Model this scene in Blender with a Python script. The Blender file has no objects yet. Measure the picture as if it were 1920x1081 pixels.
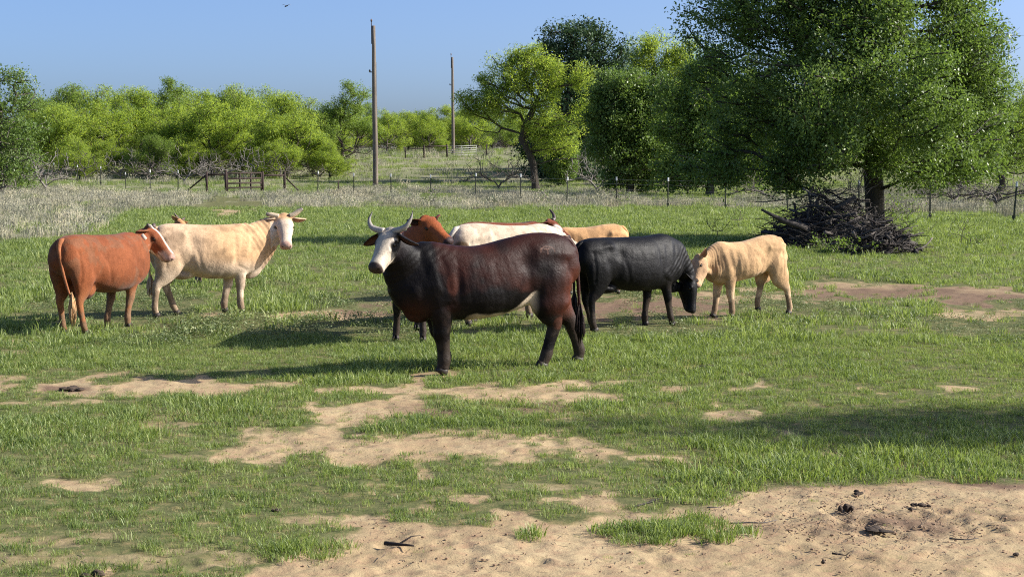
import bpy, math
import numpy as np
from mathutils import Vector

# ------------------------------------------------------------------ camera, light, exposure
scene = bpy.context.scene
col = scene.collection
CH, FPX, HOR = 2.15, 3000.0, 300.0            # eye height, focal length in photo pixels, horizon row
PITCH = math.atan((540.5 - HOR) / FPX)
cam_d = bpy.data.cameras.new('camera'); cam = bpy.data.objects.new('camera', cam_d); col.objects.link(cam)
cam_d.sensor_width = 36; cam_d.lens = 36 * FPX / 1920
cam_d.clip_end = 5000
cam.location = (0, 0, CH); cam.rotation_euler = (math.pi / 2 - PITCH, 0, 0)
scene.camera = cam
SUN_EL, SUN_AZ = 31.0, 3.0                   # azimuth measured from +X towards +Y
world = bpy.data.worlds.new('World'); scene.world = world; world.use_nodes = True
wn = world.node_tree; wn.nodes.clear()
sky = wn.nodes.new('ShaderNodeTexSky'); sky.sky_type = 'NISHITA'; sky.sun_disc = False
sky.sun_elevation = math.radians(SUN_EL); sky.sun_rotation = math.radians(90 - SUN_AZ)
sky.air_density = 0.5; sky.dust_density = 2.1; sky.altitude = 0; sky.ozone_density = 5.0
bg = wn.nodes.new('ShaderNodeBackground'); bg.inputs[1].default_value = 0.126
wo = wn.nodes.new('ShaderNodeOutputWorld')
wn.links.new(sky.outputs[0], bg.inputs[0]); wn.links.new(bg.outputs[0], wo.inputs[0])
sun_d = bpy.data.lights.new('sun', 'SUN'); sun_d.energy = 5.0; sun_d.angle = math.radians(0.53); sun_d.color = (1.0, 0.945, 0.85)
sun = bpy.data.objects.new('sun', sun_d); col.objects.link(sun)
se, sa = math.radians(SUN_EL), math.radians(SUN_AZ)
sdir = Vector((math.cos(se) * math.cos(sa), math.cos(se) * math.sin(sa), math.sin(se)))
sun.rotation_euler = sdir.to_track_quat('Z', 'Y').to_euler(); sun.location = (30, -5, 30)
scene.cycles.filter_width = 1.1; scene.cycles.use_denoising = False
scene.view_settings.view_transform = 'Standard'; scene.view_settings.look = 'None'
scene.view_settings.exposure = 0.85; scene.view_settings.gamma = 1.0; scene.view_settings.use_curve_mapping = False

# ------------------------------------------------------------------ helpers
cp, sp = math.cos(PITCH), math.sin(PITCH)
def G(px, py, z=0.0):                          # ground point seen at a photo pixel
    u, v = (px - 960) / FPX, (540.5 - py) / FPX
    t = (z - CH) / (v * cp - sp)
    return u * t, t * (cp + v * sp)
def at(px, py, y):                             # point seen at a pixel, at distance y
    u, v = (px - 960) / FPX, (540.5 - py) / FPX
    t = y / (cp + v * sp)
    return Vector((u * t, y, CH + t * (v * cp - sp)))
def proj(x, y, z=0.0):
    dz = z - CH
    t = y * cp - dz * sp; v = (y * sp + dz * cp) / t
    return 960 + FPX * x / t, 540.5 - FPX * v

def _hash(ix, iy, s):
    h = (ix.astype(np.int64) * 374761393 + iy.astype(np.int64) * 668265263 + s * 1274126177) & 0xffffffff
    h = ((h ^ (h >> 13)) * 1274126177) & 0xffffffff
    return ((h ^ (h >> 16)) & 0xffff) / 65535.0
def vnoise(x, y, s=0):
    x = np.asarray(x, float); y = np.asarray(y, float)
    ix = np.floor(x); iy = np.floor(y); fx = x - ix; fy = y - iy
    fx = fx * fx * (3 - 2 * fx); fy = fy * fy * (3 - 2 * fy)
    a = _hash(ix, iy, s); b = _hash(ix + 1, iy, s); c = _hash(ix, iy + 1, s); d = _hash(ix + 1, iy + 1, s)
    return (a * (1 - fx) + b * fx) * (1 - fy) + (c * (1 - fx) + d * fx) * fy
def fbm(x, y, s=0, o=4):
    r = 0; a = 0.5; n = 0
    for k in range(o):
        r = r + a * vnoise(x * 2 ** k, y * 2 ** k, s + k * 7); n += a; a *= 0.5
    return r / n
def sstep(a, b, x):
    t = np.clip((x - a) / (b - a), 0, 1); return t * t * (3 - 2 * t)
def terrain(x, y):
    x = np.asarray(x, float); y = np.asarray(y, float)
    base = np.interp(y, [0, 80, 116, 150, 195, 250, 350, 1500, 4000], [0, 0, .2, 1.2, 2.9, 3.6, 4.0, 6, 6])
    near = 1 - sstep(60, 120, y)
    b = (fbm(x * .5, y * .5, 3) - .5) * .07 + (fbm(x * 3, y * 3, 5, 3) - .5) * .035
    far = (fbm(x * .05, y * .05, 9) - .5) * 1.0 * (1 - near)
    return base + b * (0.35 + 0.65 * sstep(6, 8, y)) + far
def tz(x, y): return float(terrain(np.array([x]), np.array([y]))[0])

# ---- materials
MATS = {}
def nt_new(name):
    m = bpy.data.materials.new(name); m.use_nodes = True
    nt = m.node_tree; p = nt.nodes['Principled BSDF']; return m, nt, p
def nd(nt, t, **kw):
    n = nt.nodes.new(t)
    for k, v in kw.items():
        if k.startswith('i_'): n.inputs[k[2:]].default_value = v
        else: setattr(n, k, v)
    return n
def noise(nt, scale, detail=4, rough=.6, coord='Object', dist=0.0, stretch=None):
    tc = nt.nodes.new('ShaderNodeNewGeometry') if coord == 'World' else nt.nodes.new('ShaderNodeTexCoord')
    out = tc.outputs['Position'] if coord == 'World' else tc.outputs[coord]
    if stretch:
        mp = nt.nodes.new('ShaderNodeMapping'); mp.inputs['Scale'].default_value = stretch
        nt.links.new(out, mp.inputs[0]); out = mp.outputs[0]
    n = nt.nodes.new('ShaderNodeTexNoise'); n.inputs['Scale'].default_value = scale
    n.inputs['Detail'].default_value = detail; n.inputs['Roughness'].default_value = rough
    n.inputs['Distortion'].default_value = dist
    nt.links.new(out, n.inputs['Vector']); return n.outputs['Fac']
def ramp(nt, fac, stops):
    r = nt.nodes.new('ShaderNodeValToRGB'); nt.links.new(fac, r.inputs[0])
    while len(r.color_ramp.elements) < len(stops): r.color_ramp.elements.new(.5)
    for e, (p, c) in zip(r.color_ramp.elements, stops):
        e.position = p; e.color = (*c, 1) if len(c) == 3 else c
    return r.outputs[0]
def mix(nt, fac, a, b, mode='MIX'):
    m = nt.nodes.new('ShaderNodeMix'); m.data_type = 'RGBA'; m.blend_type = mode
    if isinstance(fac, float): m.inputs[0].default_value = fac
    else: nt.links.new(fac, m.inputs[0])
    for i, s in ((6, a), (7, b)):
        if isinstance(s, tuple): m.inputs[i].default_value = (*s, 1)
        else: nt.links.new(s, m.inputs[i])
    return m.outputs[2]
def bump(nt, h, p, strength=.3, dist=.02):
    b = nt.nodes.new('ShaderNodeBump'); b.inputs['Strength'].default_value = strength; b.inputs['Distance'].default_value = dist
    nt.links.new(h, b.inputs['Height']); nt.links.new(b.outputs[0], p.inputs['Normal'])
def simple(name, c1, c2, scale=8, rough=.7, bs=.3, bd=.01, coord='Object', stretch=None, spec=.3):
    m, nt, p = nt_new(name)
    f = noise(nt, scale, 5, .65, coord, stretch=stretch)
    nt.links.new(ramp(nt, f, [(.3, c1), (.7, c2)]), p.inputs['Base Color'])
    p.inputs['Roughness'].default_value = rough; p.inputs['Specular IOR Level'].default_value = spec
    bump(nt, f, p, bs, bd); return m
def leafmat(name, c1, c2, c3, transl=.35, rough=.5, big=.35, spec=.3, inst=False):
    m, nt, p = nt_new(name)
    f = noise(nt, big, 5, .62, 'World')
    oi = nt.nodes.new('ShaderNodeObjectInfo')
    a = nt.nodes.new('ShaderNodeAttribute'); a.attribute_name = 'rnd'
    base = ramp(nt, f, [(.40, c1), (.60, c2)])
    cc = mix(nt, a.outputs['Fac'], base, c3)
    cc = mix(nt, 1.0, cc, ramp(nt, a.outputs['Fac'], [(.0, (.60, .62, .6)), (.6, (1.0, 1.0, 1.0)), (1.0, (1.35, 1.30, 1.25))]), 'MULTIPLY') if inst else cc
    cc = mix(nt, 1.0, cc, ramp(nt, oi.outputs['Random'], [(.0, (.66, .72, .7)), (.5, (.97, 1.0, .95)), (1.0, (1.35, 1.28, 1.15))]), 'MULTIPLY') if inst else cc
    nt.links.new(cc, p.inputs['Base Color'])
    p.inputs['Roughness'].default_value = rough; p.inputs['Specular IOR Level'].default_value = spec
    t = nt.nodes.new('ShaderNodeBsdfTranslucent'); nt.links.new(mix(nt, .55, cc, (c2[0] * 1.5, c2[1] * 1.4, c2[2] * .6)), t.inputs[0])
    ms = nt.nodes.new('ShaderNodeMixShader'); ms.inputs[0].default_value = transl
    nt.links.new(p.outputs[0], ms.inputs[1]); nt.links.new(t.outputs[0], ms.inputs[2])
    nt.links.new(ms.outputs[0], nt.nodes['Material Output'].inputs[0]); return m

# ---- mesh building
def mesh_np(name, V, F, mat=None, smooth=True, cols=None, rnd=None, mats=None, midx=None):
    """V (n,3); F (m,k) array of one k or list of such arrays"""
    me = bpy.data.meshes.new(name)
    V = np.asarray(V, np.float32)
    Fs = F if isinstance(F, list) and np.ndim(F[0]) == 2 else [F]
    Fs = [np.asarray(f, np.int32) for f in Fs if len(f)]
    me.vertices.add(len(V)); me.vertices.foreach_set('co', V.ravel())
    nl = sum(f.size for f in Fs); nf = sum(len(f) for f in Fs)
    me.loops.add(nl); me.loops.foreach_set('vertex_index', np.concatenate([f.ravel() for f in Fs]))
    me.polygons.add(nf)
    tot = np.concatenate([np.full(len(f), f.shape[1], np.int32) for f in Fs])
    st = np.concatenate([[0], np.cumsum(tot)[:-1]]).astype(np.int32)
    me.polygons.foreach_set('loop_start', st); me.polygons.foreach_set('loop_total', tot)
    me.polygons.foreach_set('use_smooth', np.full(nf, smooth))
    if midx is not None: me.polygons.foreach_set('material_index', np.asarray(midx, np.int32))
    me.update(calc_edges=True)
    if cols is not None:
        a = me.attributes.new('coat', 'FLOAT_COLOR', 'POINT')
        c = np.ones((len(V), 4), np.float32); c[:, :3] = cols; a.data.foreach_set('color', c.ravel())
    if rnd is not None:
        a = me.attributes.new('rnd', 'FLOAT', 'POINT'); a.data.foreach_set('value', np.asarray(rnd, np.float32))
    for m in (mats or ([mat] if mat else [])): me.materials.append(m)
    return me
def link(name, me, parent=None, loc=None):
    o = bpy.data.objects.new(name, me); col.objects.link(o)
    if parent is not None: o.parent = parent
    if loc is not None: o.location = loc
    return o
def empty(name, label, cat, loc=(0, 0, 0), rz=0, group=None):
    o = bpy.data.objects.new(name, None); col.objects.link(o)
    o.location = loc; o.rotation_euler = (0, 0, rz); o.empty_display_size = .3
    o['label'] = label; o['category'] = cat
    if group: o['group'] = group
    return o
def tag(o, label=None, cat=None, group=None, kind=None):
    if label: o['label'] = label
    if cat: o['category'] = cat
    if group: o['group'] = group
    if kind: o['kind'] = kind
    return o
class MB:
    """collects tubes, boxes and blobs"""
    def __init__(s): s.V = []; s.Q = []; s.T = []; s.n = 0
    def add(s, V, Q=None, T=None):
        V = np.asarray(V, float)
        if Q is not None and len(Q): s.Q.append(np.asarray(Q, np.int64) + s.n)
        if T is not None and len(T): s.T.append(np.asarray(T, np.int64) + s.n)
        s.V.append(V); s.n += len(V)
    def loft(s, P, R, S, n=12, sub=1, egg=0.0, cap=True, flat=1.0):
        """P path points, R (a,b) radii, S side vectors (direction of a)"""
        P = np.asarray(P, float); R = np.asarray(R, float)
        if R.ndim == 1: R = np.stack([R, R], 1)
        S = np.asarray(S, float)
        if S.ndim == 1: S = np.tile(S, (len(P), 1))
        if sub > 1: P, R, S = (catmull(a, sub) for a in (P, R, S))
        R = np.maximum(R, 1e-4)
        Tn = np.gradient(P, axis=0); Tn /= np.linalg.norm(Tn, axis=1)[:, None] + 1e-9
        A = S - (S * Tn).sum(1)[:, None] * Tn; A /= np.linalg.norm(A, axis=1)[:, None] + 1e-9
        B = np.cross(Tn, A)
        B *= np.where((B[:, 2:3] < -1e-3), -1, 1) if egg else 1
        th = np.linspace(0, 2 * np.pi, n, endpoint=False)
        c, si = np.cos(th), np.sin(th)
        if flat != 1.0:
            c = np.sign(c) * np.abs(c) ** flat; si = np.sign(si) * np.abs(si) ** flat
        w = c[None, :] * (1 - egg * si[None, :])
        V = P[:, None, :] + A[:, None, :] * (R[:, 0, None, None] * w[:, :, None]) + B[:, None, :] * (R[:, 1, None, None] * si[None, :, None])
        m = len(P); V = V.reshape(-1, 3)
        i = np.arange(m - 1)[:, None] * n; j = np.arange(n)[None, :]; j2 = (j + 1) % n
        Q = np.stack([i + j, i + j2, i + n + j2, i + n + j], -1).reshape(-1, 4)
        if cap:
            V = np.vstack([V, P[0], P[-1]]); c0 = m * n; j = np.arange(n)
            T = np.vstack([np.stack([(j + 1) % n, j, np.full(n, c0)], 1), np.stack([(m - 1) * n + j, (m - 1) * n + (j + 1) % n, np.full(n, c0 + 1)], 1)])
        else: T = None
        s.add(V, Q, T)
    def tube(s, P, r, n=6, sub=1, cap=True):
        P = np.asarray(P, float); d = P[-1] - P[0]
        side = np.array([0, 1, 0.1]) if abs(d[1]) < .7 * np.linalg.norm(d) else np.array([1, 0, 0.1])
        s.loft(P, np.broadcast_to(np.asarray(r, float), (len(P),)).copy() if np.ndim(r) == 0 else r, side, n, sub, cap=cap)
    def box(s, c, h, rot=None):
        c = np.asarray(c, float); h = np.asarray(h, float)
        V = np.array([[x, y, z] for x in (-1, 1) for y in (-1, 1) for z in (-1, 1)], float) * h
        if rot is not None: V = V @ np.asarray(rot).T
        s.add(V + c, [[0, 1, 3, 2], [4, 6, 7, 5], [0, 4, 5, 1], [2, 3, 7, 6], [0, 2, 6, 4], [1, 5, 7, 3]])
    def blob(s, c, r, M=None, nu=12, nv=8):
        u = np.linspace(0, 2 * np.pi, nu, endpoint=False); v = np.linspace(0, np.pi, nv + 1)[1:-1]
        V = [[np.sin(b) * np.cos(a), np.sin(b) * np.sin(a), np.cos(b)] for b in v for a in u] + [[0, 0, 1], [0, 0, -1]]
        V = np.array(V) * np.asarray(r, float)
        if M is not None: V = V @ np.asarray(M).T
        Q = [[k * nu + j, (k + 1) * nu + j, (k + 1) * nu + (j + 1) % nu, k * nu + (j + 1) % nu] for k in range(nv - 2) for j in range(nu)]
        N = nu * (nv - 1)
        T = [[N, j, (j + 1) % nu] for j in range(nu)] + [[N + 1, (nv - 2) * nu + (j + 1) % nu, (nv - 2) * nu + j] for j in range(nu)]
        s.add(V + np.asarray(c, float), Q, T)
    def verts(s): return np.vstack(s.V)
    def faces(s): return [np.vstack(x) for x in (s.Q, s.T) if x]
    def mesh(s, name, mat=None, **k): return mesh_np(name, s.verts(), s.faces(), mat, **k)
    def build(s, name, mat, parent=None, loc=None, **k): return link(name, s.mesh(name, mat, **k), parent, loc)
def catmull(A, sub):
    A = np.asarray(A, float); n = len(A)
    P = np.vstack([2 * A[0] - A[1], A, 2 * A[-1] - A[-2]]); out = []
    for i in range(n - 1):
        p0, p1, p2, p3 = P[i], P[i + 1], P[i + 2], P[i + 3]
        for k in range(sub):
            t = k / sub
            out.append(.5 * ((2 * p1) + (-p0 + p2) * t + (2 * p0 - 5 * p1 + 4 * p2 - p3) * t * t + (-p0 + 3 * p1 - 3 * p2 + p3) * t ** 3))
    out.append(A[-1]); return np.array(out)
def nrm(v):
    v = np.asarray(v, float); return v / (np.linalg.norm(v) + 1e-12)

# ------------------------------------------------------------------ ground, grass
GREEN_EDGE = ([-400, 0, 100, 180, 250, 350, 420, 500, 560, 900, 1250, 1450, 1700, 1920, 2400], [455, 450, 446, 428, 396, 386, 372, 381, 388, 392, 389, 391, 402, 410, 412])
DIRT_EDGE = ([-300, 0, 300, 430, 560, 700, 900, 1100, 1200, 1400, 1700, 1920, 2400], [1180, 1150, 1110, 1075, 1030, 990, 985, 972, 945, 918, 882, 868, 840])
# bare patches: photo x, y, half width, half height, strength
PATCH = [(330, 727, 460, 19, 1), (560, 728, 260, 13, 1), (150, 752, 190, 8, .6), (700, 765, 150, 30, .95), (800, 838, 340, 30, .95), (950, 742, 220, 16, .8), (1075, 722, 80, 11, .9), (990, 775, 110, 22, .55), (172, 905, 60, 9, .8),
         (1380, 776, 60, 12, .75), (1560, 849, 55, 9, .7), (330, 852, 60, 7, .6), (1030, 915, 90, 7, .5), (620, 970, 190, 14, .55), (120, 1010, 200, 14, .5), (330, 1050, 260, 18, .5), (1500, 758, 60, 6, .5),
         (1840, 556, 130, 17, 1), (1650, 545, 170, 14, .85), (1840, 590, 110, 16, .7), (1200, 575, 230, 20, .8), (1400, 560, 110, 20, .75), (600, 588, 190, 8, .75), (720, 570, 60, 14, .6), (480, 592, 80, 6, .5),
         (435, 399, 38, 7, 1), (75, 506, 34, 3, .7), (15, 712, 60, 7, .6), (1320, 690, 36, 4, .7), (70, 395, 60, 3, .3), (1000, 696, 150, 5, .4), (840, 698, 60, 6, .7)]
def masks(x, y):
    """grass cover 0..1, tall dry growth 0..1, at ground points"""
    px, py = proj(x, y)
    n1 = fbm(x * 1.1, y * .55, 21, 4); n2 = fbm(x * 3.3, y * 2.0, 22, 4); n3 = fbm(x * .35, y * .2, 23, 3)
    bare = np.zeros_like(px)
    for cx, cy, rx, ry, s in PATCH:
        d = np.sqrt(((px - cx) / rx) ** 2 + ((py - cy) / ry) ** 2) + (n1 - .5) * 1.3 + (n2 - .5) * 2.0
        bare = np.maximum(bare, s * sstep(1.35, .55, d) * (.72 + .28 * sstep(.34, .50, fbm(x * 5.1, y * 3.2, 29, 3))))
    de = np.interp(px, *DIRT_EDGE); k = (py - de) / 26 + (n1 - .5) * 2.4 + (n2 - .5) * 1.6
    tuft = sstep(.67, .74, fbm(x * 1.7, y * 1.2, 27, 3)) * sstep(4, 1.0, k)
    bare = np.maximum(bare, sstep(-.3, 1.2, k) * (1 - .8 * tuft))
    # scattered small gaps in the near field
    bare = np.maximum(bare, sstep(.58, .68, n2 * .55 + n1 * .45) * sstep(16, 11, y) * .8)
    bare = np.maximum(bare, sstep(.60, .70, n2 * .5 + n3 * .5) * sstep(24, 17, y) * .7)
    ge = np.interp(px, *GREEN_EDGE); tall = sstep(4, -4, (py - ge) + (n1 - .5) * 22 + (n3 - .5) * 16)
    tall = tall * sstep(60, 48, np.maximum(0, 0 * y))
    return np.clip(1 - bare, 0, 1), tall, n1, n2, n3
def build_ground():
    ys = np.concatenate([[2], 7.4 + np.cumsum(np.full(1, .0)), 7.4 * np.exp(np.cumsum(np.full(640, .00355)))]); ys = np.concatenate([ys, ys[-1] * np.exp(np.cumsum(np.full(50, .022))), [300, 400, 600, 1000, 2000, 4000]])
    ys = np.unique(ys[np.argsort(ys)]); us = np.concatenate([[-3, -1.5, -.8], np.linspace(-.42, .42, 330), [.8, 1.5, 3]])
    Y, U = np.meshgrid(ys, us, indexing='ij'); X = U * (Y + 0 * U); X = np.where(Y < 7, U * 7.4, X)
    gr, tall, n1, n2, n3 = masks(X.ravel(), Y.ravel()); Z = terrain(X.ravel(), Y.ravel())
    Z = Z - (1 - gr) * .012 * (Y.ravel() < 60) + (1 - gr) * (fbm(X.ravel() * 9, Y.ravel() * 9, 33, 3) - .5) * .035 * (Y.ravel() < 25)
    hr = np.random.default_rng(70); xf, yf = X.ravel(), Y.ravel(); near = np.where((yf < 26) & (yf > 7))[0]; xn, yn = xf[near], yf[near]; dz = np.zeros(len(near))
    for cx, cy, sx_, sy_, m_ in ((1660, 975, 120, 18, 55), (1450, 1040, 380, 30, 16), (720, 775, 200, 30, 22), (850, 838, 260, 22, 16), (300, 727, 260, 12, 16), (1850, 560, 90, 14, 26), (1680, 547, 130, 10, 24), (600, 1040, 300, 26, 30)):
        for _ in range(m_):
            hx_, hy_ = G(hr.normal(cx, sx_), hr.normal(cy, sy_)); r_ = hr.uniform(.045, .075); a_ = hr.uniform(0, 3.14); sel = np.where((np.abs(xn - hx_) < .25) & (np.abs(yn - hy_) < .25))[0]
            if not len(sel): continue
            u_ = (xn[sel] - hx_) * math.cos(a_) + (yn[sel] - hy_) * math.sin(a_); v_ = -(xn[sel] - hx_) * math.sin(a_) + (yn[sel] - hy_) * math.cos(a_); q_ = np.hypot(u_ / 1.25, v_) / r_
            dz[sel] += hr.uniform(.3, 1) * (-.015) * np.exp(-q_ ** 4) + .006 * np.exp(-((q_ - 1.3) / .3) ** 2)
    Z[near] += np.clip(dz, -.035, .02)
    nyy, nxx = Y.shape; V = np.c_[X.ravel(), Y.ravel(), Z]
    i = np.arange(nyy - 1)[:, None] * nxx; j = np.arange(nxx - 1)[None, :]
    Q = np.stack([i + j, i + j + 1, i + nxx + j + 1, i + nxx + j], -1).reshape(-1, 4)
    m, nt, p = nt_new('pasture_soil')
    a = nt.nodes.new('ShaderNodeAttribute'); a.attribute_name = 'grass'; t = nt.nodes.new('ShaderNodeAttribute'); t.attribute_name = 'tall'
    w1 = noise(nt, .9, 5, .6, 'World'); w2 = noise(nt, 7, 6, .7, 'World'); w3 = noise(nt, 45, 4, .7, 'World'); w4 = noise(nt, .12, 4, .6, 'World')
    sand = ramp(nt, w1, [(.28, (.285, .208, .115)), (.5, (.375, .283, .160)), (.75, (.43, .335, .197))])
    sand = mix(nt, ramp(nt, w2, [(.46, (0, 0, 0)), (.66, (.9, .9, .9))]), sand, (.33, .215, .13))
    sand = mix(nt, ramp(nt, w3, [(.56, (0, 0, 0)), (.70, (.6, .6, .6))]), sand, (.17, .11, .07))
    thatch = ramp(nt, w2, [(.3, (.060, .072, .026)), (.52, (.12, .125, .050)), (.72, (.27, .20, .10))])
    dry = ramp(nt, w1, [(.35, (.18, .17, .09)), (.65, (.32, .28, .21))])
    ch = nt.nodes.new('ShaderNodeAttribute'); ch.attribute_name = 'churn'
    sand = mix(nt, mix(nt, 1.0, ch.outputs['Color'], ramp(nt, w2, [(.18, (.55, .55, .55)), (.50, (1, 1, 1))]), 'MULTIPLY'), sand, (.165, .108, .072))
    far = ramp(nt, w4, [(.35, (.12, .16, .05)), (.65, (.22, .22, .12))])
    aa = nt.nodes.new('ShaderNodeMath'); aa.operation = 'ADD'; nt.links.new(a.outputs['Fac'], aa.inputs[0])
    mm = nt.nodes.new('ShaderNodeMath'); mm.operation = 'MULTIPLY_ADD'; mm.inputs[1].default_value = .7; mm.inputs[2].default_value = -.35
    nt.links.new(w2, mm.inputs[0]); nt.links.new(mm.outputs[0], aa.inputs[1])
    c = mix(nt, ramp(nt, aa.outputs[0], [(.35, (0, 0, 0)), (.65, (1, 1, 1))]), sand, thatch)
    c = mix(nt, t.outputs['Fac'], c, mix(nt, .5, dry, far)); nt.links.new(c, p.inputs['Base Color'])
    p.inputs['Roughness'].default_value = .95; p.inputs['Specular IOR Level'].default_value = .1
    hh = nt.nodes.new('ShaderNodeMath'); hh.operation = 'MULTIPLY_ADD'; hh.inputs[1].default_value = .4; nt.links.new(w3, hh.inputs[0]); nt.links.new(w2, hh.inputs[2])
    bump(nt, hh.outputs[0], p, .6, .02)
    me = mesh_np('ground', V, Q, m)
    px, py = proj(X.ravel(), Y.ravel()); chn = np.zeros(len(V))
    for cx, cy, rx, ry in ((1650, 975, 210, 30), (1850, 562, 120, 18), (1680, 550, 150, 14), (1210, 576, 240, 20), (125, 728, 70, 9), (1880, 885, 160, 24), (690, 575, 90, 14), (1500, 905, 120, 10), (900, 770, 160, 14)):
        chn = np.maximum(chn, sstep(1.45, .45, np.sqrt(((px - cx) / rx) ** 2 + ((py - cy) / ry) ** 2) + (n1 - .5) * 1.6 + (n2 - .5) * 1.2))
    for nme, d in (('grass', gr), ('tall', tall), ('churn', chn)):
        at_ = me.attributes.new(nme, 'FLOAT', 'POINT'); at_.data.foreach_set('value', d.astype(np.float32))
    tag(link('ground', me), kind='structure')

def blade_mesh(name, rng, n, R, hmin, hmax, w, lean, mat, seg=2, spread=1.0, seeds=0.0):
    V = []; T = []; rn = []; k = 0
    for i in range(n):
        a = rng.uniform(0, 6.283); r = R * math.sqrt(rng.uniform()); bx, by = r * math.cos(a), r * math.sin(a)
        h = rng.uniform(hmin, hmax); b = rng.uniform(0, 6.283) if rng.uniform() < .6 else a; ln = rng.uniform(.1, 1) * lean * h
        f = rng.uniform(0, 6.283); wx, wy = math.cos(f) * w * .5, math.sin(f) * w * .5; g = rng.uniform()
        lx_, ly_ = math.cos(b) * ln, math.sin(b) * ln
        V += [(bx - wx, by - wy, -.01), (bx + wx, by + wy, -.01), (bx + lx_ * .4 - wx * .8, by + ly_ * .4 - wy * .8, h * .58), (bx + lx_ * .4 + wx * .8, by + ly_ * .4 + wy * .8, h * .58), (bx + lx_, by + ly_, h * rng.uniform(.75, 1))]
        T += [(k, k + 1, k + 3), (k, k + 3, k + 2), (k + 2, k + 3, k + 4)]; rn += [g] * 5; k += 5
        if rng.uniform() < seeds:
            q = np.array(V[-1]); s_ = .012
            V += [tuple(q + (s_, 0, -.02)), tuple(q + (-s_, 0, -.01)), tuple(q + (0, s_, .05))]; T += [(k, k + 1, k + 2)]; rn += [g] * 3; k += 3
    return mesh_np(name, V, T, mat, smooth=False, rnd=rn)
def leafy_mesh(name, rng, n, R, h, lw, mat):
    V = []; T = []; rn = []; k = 0
    for i in range(n):
        a = rng.uniform(0, 6.283); r = R * math.sqrt(rng.uniform()); c = np.array([r * math.cos(a), r * math.sin(a), rng.uniform(.1, 1) * h])
        d = nrm([rng.normal(), rng.normal(), rng.uniform(-.1, .9)]); s_ = nrm(np.cross(d, [rng.normal(), rng.normal(), 1.0])); L = lw * rng.uniform(.6, 1.3)
        V += [c - d * L, c + s_ * L * .42, c + d * L, c - s_ * L * .42]; T += [(k, k + 1, k + 2), (k, k + 2, k + 3)]; rn += [rng.uniform()] * 4; k += 4
    return mesh_np(name, V, T, mat, smooth=False, rnd=rn)
_SRC = []
def scatter(name, pts, scl, rot, meshes, idx, kind='stuff', label=None, cat=None, group=None):
    """instances of the given source meshes on points, as one geometry-nodes object"""
    V = np.c_[pts[:, 0], pts[:, 1], terrain(pts[:, 0], pts[:, 1]) if pts.shape[1] < 3 else pts[:, 2]].astype(np.float32)
    me = bpy.data.meshes.new(name); me.vertices.add(len(V)); me.vertices.foreach_set('co', V.ravel())
    a = me.attributes.new('scl', 'FLOAT_VECTOR', 'POINT'); a.data.foreach_set('vector', np.asarray(scl, np.float32).ravel())
    a = me.attributes.new('rot', 'FLOAT_VECTOR', 'POINT'); a.data.foreach_set('vector', np.asarray(rot, np.float32).ravel())
    a = me.attributes.new('idx', 'INT', 'POINT'); a.data.foreach_set('value', np.asarray(idx, np.int32))
    o = link(name, me)
    ng = bpy.data.node_groups.new(name, 'GeometryNodeTree')
    ng.interface.new_socket('Geometry', in_out='INPUT', socket_type='NodeSocketGeometry'); ng.interface.new_socket('Geometry', in_out='OUTPUT', socket_type='NodeSocketGeometry')
    gi = ng.nodes.new('NodeGroupInput'); go = ng.nodes.new('NodeGroupOutput'); jn = ng.nodes.new('GeometryNodeJoinGeometry')
    an = {}
    for k, t in (('scl', 'FLOAT_VECTOR'), ('rot', 'FLOAT_VECTOR'), ('idx', 'INT')):
        n = ng.nodes.new('GeometryNodeInputNamedAttribute'); n.data_type = t; n.inputs['Name'].default_value = k; an[k] = n
    for k, m in enumerate(meshes):
        so = bpy.data.objects.new(name + '_source', m); _SRC.append(so)
        oi = ng.nodes.new('GeometryNodeObjectInfo'); oi.inputs['Object'].default_value = so; oi.inputs['As Instance'].default_value = True
        ip = ng.nodes.new('GeometryNodeInstanceOnPoints'); cmp_ = ng.nodes.new('FunctionNodeCompare'); cmp_.data_type = 'INT'; cmp_.operation = 'EQUAL'
        ng.links.new([q for q in an['idx'].outputs if q.enabled][0], cmp_.inputs[2]); cmp_.inputs[3].default_value = k
        ng.links.new(gi.outputs[0], ip.inputs['Points']); ng.links.new(cmp_.outputs[0], ip.inputs['Selection']); ng.links.new(oi.outputs['Geometry'], ip.inputs['Instance'])
        ng.links.new([q for q in an['rot'].outputs if q.enabled][0], ip.inputs['Rotation']); ng.links.new([q for q in an['scl'].outputs if q.enabled][0], ip.inputs['Scale'])
        ng.links.new(ip.outputs[0], jn.inputs[0])
    ng.links.new(jn.outputs[0], go.inputs[0])
    md = o.modifiers.new('scatter', 'NODES'); md.node_group = ng
    tag(o, label, cat, group, kind); return o
def wedge(rng, n, y0, y1, k=.36):
    """points uniform per ground area inside the view wedge"""
    y = np.sqrt(rng.uniform(y0 ** 2, y1 ** 2, n)); x = rng.uniform(-1, 1, n) * (k * y + 1.6); return x, y
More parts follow.
